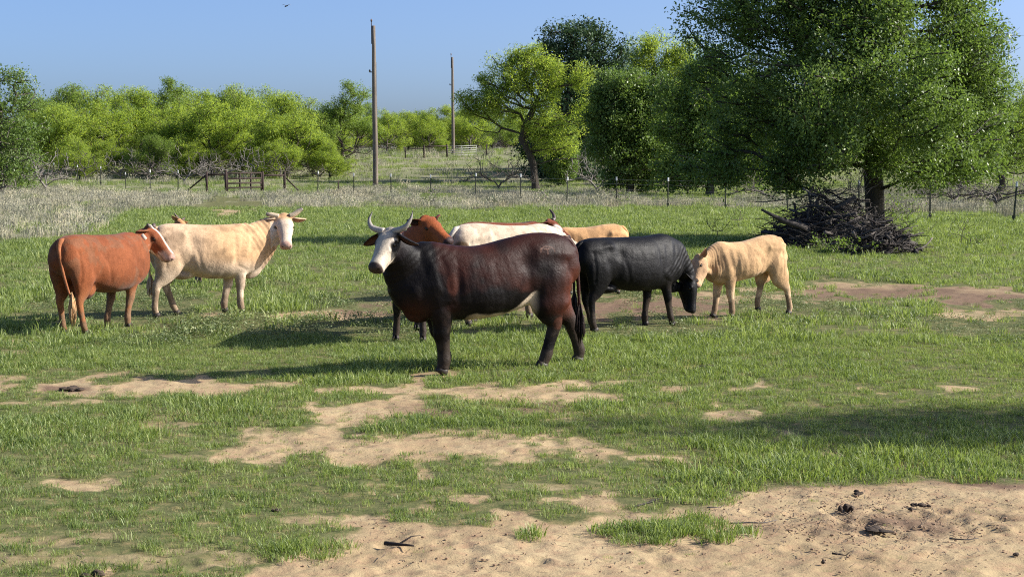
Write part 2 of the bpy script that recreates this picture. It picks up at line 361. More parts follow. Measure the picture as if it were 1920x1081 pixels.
def build_grass():
    rng = np.random.default_rng(5)
    M_grass = leafmat('grass_blade', (.075, .148, .028), (.185, .262, .048), (.30, .35, .16), .45, .45, .45, .3, True)
    M_weed = leafmat('weed_leaf', (.075, .125, .035), (.11, .165, .045), (.20, .23, .11), .25, .5, .8, .3, True)
    M_dry = leafmat('dry_stalk', (.26, .235, .21), (.49, .445, .40), (.32, .31, .22), .04, .8, .22, .1, True)
    M_straw = leafmat('straw_blade', (.34, .27, .14), (.42, .34, .19), (.26, .25, .10), .2, .7, .3, .1, True)
    A = [blade_mesh('grass_tuft', rng, 34, .12, .022, .070 + .010 * k, .0068, 1.1, M_grass) for k in range(4)]
    B = [blade_mesh('sparse_tuft', rng, 16, .10, .02, .05, .0045, 1.3, M_grass) for k in range(2)] + [blade_mesh('straw_tuft', rng, 18, .12, .01, .045, .004, 2.0, M_straw) for k in range(2)]
    # near field
    n = 32000; x, y = wedge(rng, n, 6.6, 19.5); gr, tall, n1, n2, n3 = masks(x, y)
    keep = rng.uniform(size=n) < (.07 + gr * 1.0); idx = rng.integers(0, 4, n)
    thin = (rng.uniform(size=n) > .20 + gr) | (rng.uniform(size=n) < .42); idx = np.where(thin, rng.integers(4, 8, n), idx)
    lush = .62 + .62 * sstep(.40, .75, fbm(x * .7, y * .35, 61, 3)) * gr; s = rng.uniform(.6, 1.15, n) * (.45 + .55 * gr) * lush
    TF = [(1255, 998, 22, 9, 60), (1310, 981, 16, 5, 30), (1140, 1000, 8, 3, 10), (1170, 1016, 9, 4, 12), (1222, 1019, 10, 4, 12), (1345, 1013, 12, 4, 14), (1395, 1003, 9, 4, 12), (990, 1012, 7, 5, 10), (1200, 995, 22, 4, 24), (650, 733, 16, 4, 26), (1300, 1000, 30, 6, 26), (560, 1035, 60, 10, 60), (760, 800, 60, 8, 60), (900, 790, 70, 12, 130), (1000, 810, 40, 6, 40)]
    ex = [G(rng.normal(a, c), rng.normal(b, d_)) for a, b, c, d_, m_ in TF for _ in range(m_)]; ex = np.array(ex); x = np.r_[x, ex[:, 0]]; y = np.r_[y, ex[:, 1]]; e_ = len(ex); n += e_; keep = np.r_[keep, np.ones(e_, bool)]; idx = np.r_[idx, rng.integers(0, 6, e_)]; s = np.r_[s, rng.uniform(.45, .9, e_)]
    k = keep; z = np.zeros(n); scatter('near_grass', np.c_[x, y][k], np.c_[s, s, s * rng.uniform(.7, 1.2, n)][k], np.c_[rng.uniform(-.15, .15, n), rng.uniform(-.15, .15, n), rng.uniform(0, 6.28, n)][k], A + B, idx[k],
        label='short green pasture grass growing in patches round the bare soil', cat='grass')
    # middle field
    C = [blade_mesh('grass_tuft', rng, 34, .15, .03, .10 + .02 * k, .0120, 1.0, M_grass) for k in range(4)]
    D = [leafy_mesh('weed_clump', rng, 95, .17, .09, .014, M_weed) for k in range(2)]
    n = 58000; x, y = wedge(rng, n, 18.5, 72); gr, tall, n1, n2, n3 = masks(x, y)
    keep = (rng.uniform(size=n) < (.03 + gr ** 1.5)) & (rng.uniform(size=n) > tall * .8) & (rng.uniform(size=n) < 1.15 - y / 110); idx = rng.integers(0, 4, n)
    wd = (sstep(.50, .60, fbm(x * .5, y * .25, 44, 3)) * sstep(31, 25, y) > rng.uniform(size=n) * 1.1); idx = np.where(wd, rng.integers(4, 6, n), idx)
    s = rng.uniform(.45, 1.3, n) * (.5 + .5 * gr) * (.66 + .50 * sstep(.40, .72, fbm(x * .9, y * .45, 63, 4))) * (1 + .35 * sstep(30, 60, y))
    k = keep; scatter('pasture_grass', np.c_[x, y][k], np.c_[s, s, s * rng.uniform(.7, 1.2, n)][k], np.c_[rng.uniform(-.12, .12, n), rng.uniform(-.12, .12, n), rng.uniform(0, 6.28, n)][k], C + D, idx[k],
        label='green pasture grass and low weeds under and behind the cattle', cat='grass')
    # tall dry growth along the fence
    E = [blade_mesh('dry_tuft', rng, 46, .30, .16, .46, .010, .55, M_dry, seeds=.5) for k in range(4)] + [blade_mesh('green_tuft', rng, 46, .28, .08, .26, .012, .7, M_grass) for k in range(2)]
    n = 26000; x, y = wedge(rng, n, 36, 128); gr, tall, n1, n2, n3 = masks(x, y); far = sstep(95, 125, y)
    keep = rng.uniform(size=n) < tall * (1 - .55 * far) * .95; idx = rng.integers(0, 4, n)
    gg = rng.uniform(size=n) < (.10 + .45 * sstep(.52, .62, fbm(x * .3, y * .12, 55, 3)) + .75 * sstep(.50, .62, fbm(x * .12, y * .07, 51, 3)) * sstep(70, 100, y) + .6 * sstep(98, 112, y) + .25 * far); idx = np.where(gg, rng.integers(4, 6, n), idx)
    s = rng.uniform(.55, 1.15, n) * (.7 + .5 * n1)
    k = keep; scatter('dry_grass', np.c_[x, y][k], np.c_[s, s, s][k], np.c_[rng.uniform(-.1, .1, n), rng.uniform(-.1, .1, n), rng.uniform(0, 6.28, n)][k], E, idx[k],
        label='tall pale dry grass growing along both sides of the wire fence', cat='dry grass')
    # slope behind
    n = 15000; x, y = wedge(rng, n, 120, 330, .42); idx = np.where(rng.uniform(size=n) < .22 + .6 * (fbm(x * .06, y * .03, 52, 3) - .5), rng.integers(0, 4, n), rng.integers(4, 6, n))
    s = rng.uniform(.8, 1.7, n) * (1 + y / 400)
    scatter('slope_grass', np.c_[x, y], np.c_[s, s, s * .8], np.c_[x * 0, x * 0, rng.uniform(0, 6.28, n)], E, idx, label='mixed green and dry grass on the rise between fence and trees', cat='grass')
build_ground(); build_grass()
# ------------------------------------------------------------------ cattle
def coat_mat(name, rough=.5, spec=.3, bs=.25, sheen=0.0):
    m, nt, p = nt_new(name)
    a = nt.nodes.new('ShaderNodeAttribute'); a.attribute_name = 'coat'
    f = noise(nt, 9, 5, .65, 'Object', .4); g = noise(nt, 85, 4, .65, 'Object', stretch=(.5, 1, .45))
    h = noise(nt, 2.2, 3, .5, 'Object', .6)
    r = ramp(nt, f, [(.25, (.74, .74, .74)), (.75, (1.15, 1.15, 1.15))])
    r2 = ramp(nt, g, [(.25, (.8, .8, .8)), (.75, (1.15, 1.15, 1.15))])
    r3 = ramp(nt, h, [(.3, (.82, .80, .80)), (.7, (1.12, 1.12, 1.12))])
    c = mix(nt, 1.0, mix(nt, 1.0, mix(nt, 1.0, a.outputs['Color'], r, 'MULTIPLY'), r2, 'MULTIPLY'), r3, 'MULTIPLY')
    nt.links.new(c, p.inputs['Base Color'])
    rr = ramp(nt, f, [(.2, (rough + .14,) * 3), (.8, (rough - .06,) * 3)]); nt.links.new(rr, p.inputs['Roughness'])
    p.inputs['Specular IOR Level'].default_value = spec
    if sheen: p.inputs['Sheen Weight'].default_value = sheen; p.inputs['Sheen Roughness'].default_value = .4
    ad = nt.nodes.new('ShaderNodeMath'); ad.operation = 'MULTIPLY_ADD'; ad.inputs[1].default_value = .30
    nt.links.new(f, ad.inputs[0]); nt.links.new(g, ad.inputs[2])
    bump(nt, ad.outputs[0], p, bs, .014); return m

def remesh(mb, voxel):
    o = link('tmp', mb.mesh('tmp'))
    m = o.modifiers.new('r', 'REMESH'); m.mode = 'VOXEL'; m.voxel_size = voxel; m.adaptivity = 0
    bpy.context.view_layer.update()
    e = o.evaluated_get(bpy.context.evaluated_depsgraph_get()); me = e.to_mesh()
    V = np.empty(len(me.vertices) * 3, np.float32); me.vertices.foreach_get('co', V)
    n = len(me.polygons); L = np.empty(len(me.loops), np.int32); me.loops.foreach_get('vertex_index', L)
    tot = np.empty(n, np.int32); me.polygons.foreach_get('loop_total', tot)
    E = np.empty(len(me.edges) * 2, np.int32); me.edges.foreach_get('vertices', E)
    assert (tot == 4).all()
    e.to_mesh_clear(); tm = o.data; bpy.data.objects.remove(o); bpy.data.meshes.remove(tm)
    return V.reshape(-1, 3).astype(float), L.reshape(-1, 4), E.reshape(-1, 2)
def lap(V, E, it, lam=.5, w=None, mu=None):
    n = len(V); deg = np.bincount(E.ravel(), minlength=n)[:, None]
    for k in range(it):
        for l in ((lam,) if mu is None else (lam, mu)):
            S = np.stack([np.bincount(E[:, 0], V[E[:, 1], i], n) + np.bincount(E[:, 1], V[E[:, 0], i], n) for i in range(3)], 1)
            D = (S / deg - V) * l
            V = V + (D if w is None else D * w[:, None])
    return V
def vnorm(V, Q):
    a = V[Q[:, 2]] - V[Q[:, 0]]; b = V[Q[:, 3]] - V[Q[:, 1]]; N = np.cross(a, b); out = np.zeros_like(V)
    for k in range(4):
        for i in range(3): out[:, i] += np.bincount(Q[:, k], N[:, i], len(V))
    return out / (np.linalg.norm(out, axis=1)[:, None] + 1e-12)

TORSO = [  # x, top z, bottom z, half width
    (-1.06, 1.26, 1.00, .115), (-1.01, 1.325, .90, .185), (-.90, 1.352, .82, .230), (-.72, 1.365, .76, .262), (-.52, 1.362, .690, .278),
    (-.30, 1.345, .600, .312), (-.05, 1.330, .540, .342), (.20, 1.325, .525, .342), (.42, 1.330, .535, .302), (.60, 1.345, .560, .260),
    (.76, 1.335, .620, .215), (.88, 1.290, .72, .165), (.97, 1.22, .82, .10)]
HIND = [(-.70, .12, 1.12, .10, .22), (-.73, .150, .94, .125, .265), (-.745, .155, .78, .112, .235), (-.765, .15, .655, .090, .182), (-.80, .14, .545, .066, .118),
        (-.845, .135, .460, .050, .070), (-.838, .13, .38, .043, .060), (-.815, .13, .24, .039, .053), (-.80, .13, .135, .045, .056), (-.78, .13, .085, .041, .048), (-.765, .13, .045, .045, .052)]
FORE = [(.60, .13, 1.14, .07, .17), (.56, .17, .92, .10, .18), (.50, .165, .74, .092, .145), (.49, .15, .60, .072, .102), (.49, .145, .48, .060, .080),
        (.495, .14, .41, .060, .076), (.485, .138, .35, .050, .064), (.48, .135, .22, .044, .056), (.48, .135, .13, .050, .060), (.49, .135, .085, .045, .052), (.497, .135, .045, .050, .058)]
WF = [0, .06, .18, .32, .46, .55, .64, .82, .94, .98, 1.0]

dark_ref = [None]
def make_cow(P):
    """P: dict describing the animal; returns the root Empty"""
    s, yaw = P['s'], math.radians(P['yaw'])
    lx, lz, wy = P.get('len', 1.0), P.get('belly', 0.0), P.get('wide', 1.0)
    legk = P.get('legw', 1.0); rump = P.get('rump', 0.0); back = P.get('back', 0.0)
    mb = MB()
    st = []
    for x, zt, zb, w in TORSO:
        zt2 = zt + rump * sstep(.1, -.7, x) + P.get('wither', 0) * math.exp(-((x - .55) / .22) ** 2) - back * math.exp(-((x - .05) / .35) ** 2)
        zb2 = zb - lz * math.exp(-((x - .0) / .5) ** 2) + P.get('tuck', 0) * math.exp(-((x + .5) / .25) ** 2)
        st.append((x * lx, (zt2 + zb2) / 2, (zt2 - zb2) / 2, w * wy))
    st = np.array(st)
    mb.loft(np.c_[st[:, 0], st[:, 0] * 0, st[:, 1]], np.c_[st[:, 3], st[:, 2]], [0, 1, 0], 28, 3, egg=.10, flat=.86)
    # spine ridge, hooks, pins, shoulders
    for sy in (-1, 1):
        mb.blob((-.60 * lx, sy * .165 * wy, 1.20 + rump * .8), (.20, .070, .09)); mb.blob((-.985 * lx, sy * .09, 1.17 + rump), (.07, .055, .06))
        mb.blob((.56 * lx, sy * .160 * wy, .93), (.17, .10, .27)); mb.blob((.74 * lx, sy * .13 * wy, .84), (.12, .10, .15))
        mb.blob((-.78 * lx, sy * .155 * wy, .92), (.20, .11, .26))
        mb.blob((.05 * lx, sy * .17 * wy, .82 - lz), (.42, .17, .26))
    mb.blob((.68 * lx, 0, .74 - P.get('brisket', 0)), (.17, .12, .17 + P.get('brisket', 0) * .6))
    if P.get('udder'): mb.blob((-.50 * lx, 0, .60), (.20, .16, .15 * P['udder']))
    # legs
    hooves = []
    for key, base, sy in (('rl', HIND, 1), ('rr', HIND, -1), ('fl', FORE, 1), ('fr', FORE, -1)):
        L = np.array(base); fx, fy, fz = P.get(key, (0, 0, 0))
        w = np.array(WF)
        kx = P.get(key + 'k', (0, 0))                 # extra knee / hock offset x, z
        kw = np.exp(-((np.arange(len(L)) - 5) / 1.8) ** 2)
        hipk = -1.07 + .97 * 0
        L[:, 0] = L[:, 0] * np.interp(0, [0], [1]) + (lx - 1) * (L[0, 0]) + fx * w + kx[0] * kw
        L[:, 2] = L[:, 2] + fz * w ** 1.3 + kx[1] * kw
        L[:, 1] = sy * L[:, 1] * wy ** .5 + fy * w
        R = L[:, 3:5].copy(); R[3:] *= legk; R[:3] *= (wy ** .5)
        if fz > .03:                                   # a lifted foot folds back
            L[8:, 0] += np.array([-.02, -.05, -.09])
        mb.loft(L[:, :3], R, [0, 1, 0], 14, 3)
        hooves.append((L[-1, :3], L[-1, :3] - L[-2, :3], legk))
    # neck and head frame
    iy = lambda v: np.array([v[0] * math.cos(yaw) + v[1] * math.sin(yaw), -v[0] * math.sin(yaw) + v[1] * math.cos(yaw), v[2]])
    hx = nrm(iy(P['hdir'])); up = iy(P.get('hup', (0, 0, 1)))
    hz = nrm(up - hx * np.dot(up, hx)); hy = np.cross(hz, hx)
    H = np.stack([hx, hy, hz], 1); ho = np.array(P['poll'], float); hs = P.get('head', 1.0)
    hp = lambda a: ho + hs * (H @ np.asarray(a, float))
    occ = hp((.02, 0, -.115))
    A0 = np.array([.48 * lx, 0, .98]); A1 = np.array([.80 * lx, 0, 1.03]); A1[1] += (occ[1]) * .12
    nd_ = nrm(occ - A1)
    A2 = A1 * .66 + occ * .34; A3 = A1 * .3 + occ * .7
    A2 = A2 + np.array(P.get('nbend', (0, 0, .01))); A3 = A3 + np.array(P.get('nbend', (0, 0, .01))) * .8
    nk = P.get('neck', 1.0)
    sd0 = np.array([0, 1, 0.]); sdh = hy if np.dot(hy, sd0) > -.2 else -hy
    pv = np.cross(nd_, [0, 0, 1.]); pv = nrm(pv) * (1 if pv[1] > 0 or abs(pv[1]) < .2 and np.dot(pv, hy) > 0 else -1)
    if P.get('pv') is not None: pv = np.array(P['pv'], float)
    sides = [sd0, nrm(sd0 * .7 + pv * .3), pv, nrm(pv * .6 + hy * .4), hy]
    mb.loft([A0, A1, A2, A3, occ], np.array([(.20, .33), (.165 * nk, .275 * nk), (.125 * nk, .205 * nk), (.105 * nk, .160 * nk), (.098, .125)]) * 1.0, np.array(sides), 20, 4)
    # dewlap
    th = hp((.12, 0, -.22)); b0 = np.array([.70 * lx, 0, .66 - P.get('brisket', 0)])
    dw = P.get('dewlap', .05)
    mb.loft([th, th * .6 + b0 * .4 + np.array([-.05, 0, -.02]), th * .25 + b0 * .75 + np.array([-.02, 0, -.03]), b0, np.array([.50 * lx, 0, .58])],
            [(.03, .05), (.035, .06 + dw), (.04, .08 + dw), (.05, .10 + dw * .6), (.03, .04)], np.array([hy, nrm(pv * .7 + hy * .3), nrm(sd0 * .6 + pv * .4), sd0, sd0]), 12, 4)
    # head
    HS = np.array([(-.05, -.105, .064, .062), (.00, -.105, .105, .092), (.07, -.114, .122, .122), (.14, -.122, .119, .128), (.21, -.120, .104, .120), (.29, -.114, .087, .102),
                   (.36, -.110, .077, .089), (.415, -.108, .080, .086), (.458, -.112, .082, .082), (.488, -.122, .060, .056)])
    P0 = np.array([hp((x, 0, z)) for x, z, _, _ in HS])
    mb.loft(P0, HS[:, 2:] * hs, hy, 20, 3, flat=.85)
    mb.loft([hp((.06, 0, -.20)), hp((.18, 0, -.215)), hp((.30, 0, -.190)), (hp((.40, 0, -.172))), hp((.445, 0, -.180))], np.array([(.064, .060), (.068, .052), (.054, .042), (.048, .038), (.038, .026)]) * hs, hy, 12, 3)
    for sy in (-1, 1):
        mb.blob(hp((.135, sy * .092, -.060)), np.array((.050, .032, .034)) * hs, H)     # brow
        mb.blob(hp((.15, sy * .080, -.16)), np.array((.085, .034, .070)) * hs, H)       # cheek
        mb.blob(hp((.02, sy * .085, -.055)), np.array((.04, .055, .04)) * hs, H)        # ear root
        mb.blob(hp((.46, sy * .040, -.085)), np.array((.035, .030, .035)) * hs, H)      # nostril wing
    mb.blob(hp((-.025, 0, -.055)), np.array((.05, .085, .045)) * hs, H)
    mb.blob(hp((.135, sy * 0, -.035)), np.array((.12, .075, .035)) * hs, H)
    V, Q, E = remesh(mb, P.get('vox', .014) / s * 1.0)
    hl = ((V - ho) @ H) / hs                             # head-local coordinates
    inhead = (hl[:, 0] > -.08) & (hl[:, 0] < .56) & (np.abs(hl[:, 1]) < .19) & (hl[:, 2] > -.27) & (hl[:, 2] < .12)
    leg = sstep(.62, .5, V[:, 2])
    w = np.where(inhead, .30, 1 - .45 * leg)
    V = lap(V, E, P.get('smooth', 13), .5, w)
    N = vnorm(V, Q)
    x, y, z = V.T
    # surface relief: ribs, flank hollow, neck folds, tendons, general unevenness
    bd = sstep(.55, .7, z) * (~inhead)
    d = .010 * (fbm(x * 5 + y * 3, z * 5 + 7, P['seed'], 3) - .5) * bd
    side = sstep(.12, .22, np.abs(y))
    d -= .030 * np.exp(-(((x + .42 * lx) / .09) ** 2 + ((z - 1.10) / .10) ** 2)) * side      # flank hollow
    d -= .020 * np.exp(-(((x + .46 * lx) / .06) ** 2 + ((z - .84) / .13) ** 2)) * side       # in front of stifle
    d -= .016 * np.exp(-(((x - .34 * lx) / .045) ** 2 + ((z - .95) / .22) ** 2)) * side      # behind shoulder
    d += P.get('ribs', .0012) * np.sin(x * 58 + z * 7 + 5 * fbm(x * 3, z * 2, 3, 2)) * (2 * fbm(x * 4, z * 4, 31, 2) - .3) * np.exp(-((x - .02) / .26) ** 2) * sstep(.75, .9, z) * sstep(1.25, 1.1, z) * side
    def ridge(ax, az, bx, bz, w_, amp, soft=.8):
        ax, bx = ax * lx, bx * lx; ux, uz = bx - ax, bz - az; tt = np.clip(((x - ax) * ux + (z - az) * uz) / (ux * ux + uz * uz), -.0, 1)
        dd = np.hypot(x - ax - tt * ux, z - az - tt * uz); return amp * np.exp(-(dd / w_) ** 2)
    mk = sstep(.08, .15, np.abs(y)) * (~inhead) * P.get('muscle', 1.0)
    for a in ((.64, 1.24, .54, .86, .035, .010), (.71, 1.16, .62, .84, .030, -.008), (.50, 1.18, .43, .86, .035, -.009), (.46, .80, .52, .74, .065, .010), (.40, .72, .56, .66, .022, -.008),
              (-.90, 1.12, -.88, .72, .024, -.009), (-.74, 1.02, -.70, .74, .05, .007), (-.56, 1.215, -.56, 1.20, .045, .016), (-.56, 1.215, -.96, 1.18, .035, .008), (-.64, 1.13, -.88, 1.10, .05, -.008),
              (-.36, .98, -.26, .70, .030, -.010), (-.50, 1.00, -.44, .82, .035, .006), (.28, 1.12, .20, .72, .018, -.0035), (.20, 1.12, .11, .70, .018, .003), (.12, 1.12, .02, .70, .018, -.0035), (.03, 1.12, -.08, .70, .018, .003), (-.05, 1.12, -.17, .72, .018, -.0035), (-.20, 1.16, -.28, .80, .03, .005)):
        d += ridge(*a) * mk
    d += .004 * (fbm(x * 16 + y * 5, z * 11 + y * 9, P['seed'] + 40, 3) - .5) * bd
    # folds of loose skin across the neck
    npos = ((V - A1) @ (occ - A1)) / np.dot(occ - A1, occ - A1)
    fold = P.get('folds', .006)
    d += fold * np.sin(npos * 46 + 3.0 * fbm(x * 4, z * 3, 5, 2)) * sstep(-.25, .1, npos) * sstep(1.0, .75, npos) * (~inhead) * (1 - ((z < .74) & (x < .74 * lx)))
    d -= .004 * np.exp(-((z - .25) / .13) ** 2) * (leg > .5) * np.exp(-(((np.abs(y) - .17) / .03) ** 2))
    # head relief: eye socket, nostril, mouth
    hx_, hy_, hz_ = hl.T; ay = np.abs(hy_)
    def g(cx, cy, cz, rx, ry, rz): return np.exp(-(((hx_ - cx) / rx) ** 2 + ((ay - cy) / ry) ** 2 + ((hz_ - cz) / rz) ** 2))
    d += inhead * hs * (-.012 * g(.16, .12, -.075, .022, .03, .014) - .016 * g(.487, .045, -.085, .014, .014, .014)
                        - .006 * g(.25, .1, -.13, .05, .04, .03))
    V = V + N * d[:, None]
    C = P['coat'](V[:, 0], V[:, 1], V[:, 2], hl, inhead, P)
    nd1 = fbm(V[:, 0] * 7, V[:, 2] * 6 + V[:, 1] * 4, P['seed'] + 70, 4)      # dried mud on the lower legs, dust along the flanks
    C = lerpc(C, (.17, .115, .07) if P['mat'] is not dark_ref[0] else (.050, .036, .026), sstep(.42, .62, nd1 + .30 * sstep(.45, .08, V[:, 2])) * sstep(.75, .25, V[:, 2]) * .75 * (~inhead))
    C = lerpc(C, (.15, .095, .055), sstep(.52, .66, nd1 + .16 * sstep(-.8, -1.0, V[:, 0])) * .35 * (P['mat'] is not dark_ref[0]) * (~inhead))
    parts = [(V, Q)]; CC = [C]; n0 = len(V)
    # ears (cupped leaves with thickness)
    ear = MB(); ec = []
    ed = P.get('ear', (-.25, 1.0, -.25)); el = P.get('earl', .21) * hs
    for sy in (-1, 1):
        root = np.array((.02, sy * .105, -.060)); dr = nrm((ed[0], ed[1] * sy, ed[2])); 
        opn = nrm((.85, sy * .25, -.25)); opn = nrm(opn - dr * np.dot(opn, dr)); wd = np.cross(dr, opn)
        nu, nv = 9, 7; top = []; bot = []
        for i in range(nu):
            u = i / (nu - 1); hw = .052 * hs * (math.sin(math.pi * min(1, .16 + .84 * u) ** .85) ** .7 if u < 1 else .02) + .004
            if u == 0: hw = .028 * hs
            for j in range(nv):
                v = j / (nv - 1) * 2 - 1
                c = root + dr * (u * el / hs) + wd * (v * hw / hs) + opn * (v * v * .55 * hw / hs - .012 + .01 * math.sin(u * 3)) + np.array((0, 0, -.03 * u * u))
                top.append(hp(c + opn * .004)); bot.append(hp(c - opn * .008))
        Vv = np.array(top + bot); M = nu * nv; F = []
        for i in range(nu - 1):
            for j in range(nv - 1):
                a = i * nv + j; F += [[a, a + 1, a + nv + 1, a + nv], [M + a, M + a + nv, M + a + nv + 1, M + a + 1]]
        rim = [i * nv for i in range(nu)] + [(nu - 1) * nv + j for j in range(1, nv)] + [i * nv + nv - 1 for i in range(nu - 2, -1, -1)]
        for a, b in zip(rim[:-1], rim[1:]): F.append([a, b, M + b, M + a])
        ear.add(Vv, F)
        vj = np.tile(np.abs(np.linspace(-1, 1, nv)), nu); inner = np.array(P['earin']); outer = np.array(P['earout'])
        t = sstep(.55, .95, vj)[:, None]; ec += [inner * (1 - t) + outer * t, np.tile(outer, (M, 1))]
    ev = ear.verts(); parts.append((ev, np.vstack(ear.Q))); CC.append(np.vstack(ec))
    # tail
    tl = MB(); ts = P.get('tailsway', (0, 0)); tx = -1.03 * lx
    tz0 = 1.30 + rump
    tp = [(tx + .20, 0, tz0 - .04), (tx + .08, 0, tz0 - .01), (tx + .01, 0, tz0 - .06), (tx - .045, ts[0] * .15, tz0 - .16), (tx - .055, ts[0] * .35, tz0 - .36), (tx - .045 + ts[1] * .5, ts[0] * .6, tz0 - .60), (tx - .03 + ts[1] * .9, ts[0] * .9, tz0 - .82)]
    tl.loft(tp, [(.040, .025), (.044, .036), (.040, .036), (.026, .025), (.021, .021), (.018, .018), (.013, .013)], [0, 1, 0], 10, 4)
    tv = tl.verts(); tc = P.get('tailc', P['base'])
    tcol = P['coat'](tv[:, 0] * 0 - .9, tv[:, 1] * 0, tv[:, 2] * 0 + 1.2, (tv - ho) * 0 - 1, tv[:, 0] < -99, P) if P.get('tailc') is None else np.tile(np.array(tc, float), (len(tv), 1))
    n1 = len(V) + len(ev)
    VV = np.vstack([V, ev, tv]) * s
    QQ = np.vstack([Q, np.vstack(ear.Q) + n0, np.vstack(tl.Q) + n1]); TT = np.vstack(tl.T) + n1
    mat = P['mat']
    # root placement: local anchor sits at a photo pixel's ground point
    ax, ay_ = P['anchor']; gx, gy = G(*P['pix']); gx += P.get('nudge', (0, 0))[0]; gy += P.get('nudge', (0, 0))[1]
    ox = gx - (ax * math.cos(yaw) - ay_ * math.sin(yaw)) * s; oy = gy - (ax * math.sin(yaw) + ay_ * math.cos(yaw)) * s
    root = empty('cow' if not P.get('calf') else 'calf', P['label'], 'cow' if not P.get('calf') else 'calf', (ox, oy, tz(ox, oy)), yaw, P.get('group', 'cattle standing in the pasture'))
    body = link('body', mesh_np('body', VV, [QQ, TT], mat, cols=np.clip(np.vstack(CC + [tcol]), 0.002, 1)), root)
    # hooves: two claws each
    for c, dr_, k in hooves:
        hb = MB(); dr_ = nrm(dr_); fwd = np.array([.45, 0, -.9]) if dr_[2] < -.35 else dr_
        for q in (-1, 1):
            a = c + np.array([-.002, q * .018 * k, .020]); f = c + np.array([.016, q * .021 * k, -.040])
            hb.loft([a, (a + f) / 2, f, f + np.array([.004, 0, -.004])], np.array([(.021, .042), (.023, .047), (.025, .053), (.010, .030)]) * k, [0, 1, 0], 10, 1)
        hb.V = [v * s for v in hb.V]; hb.build('hoof', M_hoof, root)
    # eyes
    for sy in (-1, 1):
        eb = MB(); eb.blob(hp((.150, sy * .106, -.074)) * s, np.array((.023, .016, .020)) * hs * s, H, 10, 8); eb.build('eye', M_eye, root)
    # horns
    for sy in P.get('hornsides', (-1, 1)) if P.get('horn') else ():
        Pn = [hp((a, sy * b, c)) * s for a, b, c in P['horn'][0 if sy < 0 else -1]]
        hb = MB(); r = np.array(P['hornr'][:len(Pn)]) * hs * s
        hb.loft(Pn, r, hx if abs(np.dot(nrm(Pn[-1] - Pn[0]), hx)) < .8 else hz, 12, 5)
        hv = hb.verts(); u = np.linspace(0, 1, len(hv) - 2); u = np.r_[u, 0, 1]
        c0, c1 = np.array(P['hornc'][0]), np.array(P['hornc'][1]); cc = c0 + (c1 - c0) * (sstep(.45, .95, u))[:, None]
        link('horn', hb.mesh('horn', M_horn, cols=cc), root)
    # tail switch: strands of hair
    rng = np.random.default_rng(P['seed']); sw = MB(); tip = np.array(tp[-1]); L = P.get('switch', .30)
    for k in range(46):
        a = rng.uniform(0, 6.28); r0 = rng.uniform(0, .014); z0 = rng.uniform(0, .14); spd = rng.uniform(.01, .05)
        p0 = tip + np.array([math.cos(a) * r0, math.sin(a) * r0, z0]); d_ = np.array([math.cos(a) * spd, math.sin(a) * spd, 0])
        ln = L * rng.uniform(.7, 1.1)
        pts = [p0, p0 + d_ * .7 - [0, 0, ln * .35], p0 + d_ - [0, 0, ln * .7], p0 + d_ * .4 - [0, 0, ln]]
        sw.loft([q * s for q in pts], np.array([.005, .010, .009, .001]) * s, [0, 1, 0], 4, 1)
    swc = np.tile(np.array(P.get('swc', P['base'])), (len(sw.verts()), 1))
    link('tail_switch', sw.mesh('tail_switch', mat, cols=swc), root)
    if P.get('tag'):
        sy = P['tag']; tb = MB(); dr = nrm((ed[0], ed[1] * sy, ed[2]))
        cpt = np.array((.055, sy * .105, -.07)) + dr * (el * .5 / hs)
        Hs = H.copy(); c0 = hp(cpt + np.array([.050, sy * .075, -.020]))
        tb.box(c0 * s, np.array((.036, .006, .030)) * s * 1.25, H)
        tb.build('ear_tag', P['tagm'], root)
    return root

def patch(cx, cy, cz, r, hl, soft=.02):
    d = np.sqrt(((hl[:, 0] - cx) / r[0]) ** 2 + ((hl[:, 1] - cy) / r[1]) ** 2 + ((hl[:, 2] - cz) / r[2]) ** 2)
    return sstep(1.0 + soft * 8, 1.0 - soft * 8, d)
def lerpc(C, c, t): return C * (1 - t[:, None]) + np.array(c)[None, :] * t[:, None]
def muzzle(C, hl, inh, pad, nostril=(.02, .012, .010)):
    t = sstep(.440, .462, hl[:, 0] + .2 * (hl[:, 2] + .1)) * inh * sstep(-.165, -.15, hl[:, 2]); C = lerpc(C, pad, t)
    ay = np.abs(hl[:, 1])
    n = np.exp(-(((hl[:, 0] - .480) / .026) ** 2 + ((ay - .048) / .020) ** 2 + ((hl[:, 2] + .080) / .020) ** 2)) * inh
    C = lerpc(C, nostril, sstep(.35, .6, n))
    m = np.exp(-((hl[:, 2] + .155 + .03 * (hl[:, 0] - .4)) / .005) ** 2) * inh * sstep(.30, .34, hl[:, 0])
    C = lerpc(C, nostril, m * .7)
    e = np.exp(-(((hl[:, 0] - .150) / .042) ** 2 + ((ay - .115) / .035) ** 2 + ((hl[:, 2] + .074) / .024) ** 2)) * inh
    return lerpc(C, (.02, .014, .012), sstep(.4, .7, e) * .85)
def plain(base, belly=None, legs=None, face=None, pad=(.10, .06, .05), vary=.25, top=None):
    def f(x, y, z, hl, inh, P):
        C = np.tile(np.array(base, float), (len(x), 1)); n = fbm(x * 3 + 9, z * 3 + y * 2, P['seed'], 3)
        C *= (1 + (n[:, None] - .5) * vary * 2)
        if top: C = lerpc(C, top, sstep(1.0, 1.3, z + .2 * (n - .5)) * .7)
        if belly: C = lerpc(C, belly, sstep(.70, .56, z + .25 * (n - .5)) * (np.abs(x) < .6))
        if legs: C = lerpc(C, legs, sstep(.60, .30, z + .2 * (n - .5)))
        if face: C = lerpc(C, face, sstep(-.06, .12, hl[:, 0]) * inh)
        return muzzle(C, hl, inh, pad)
    return f
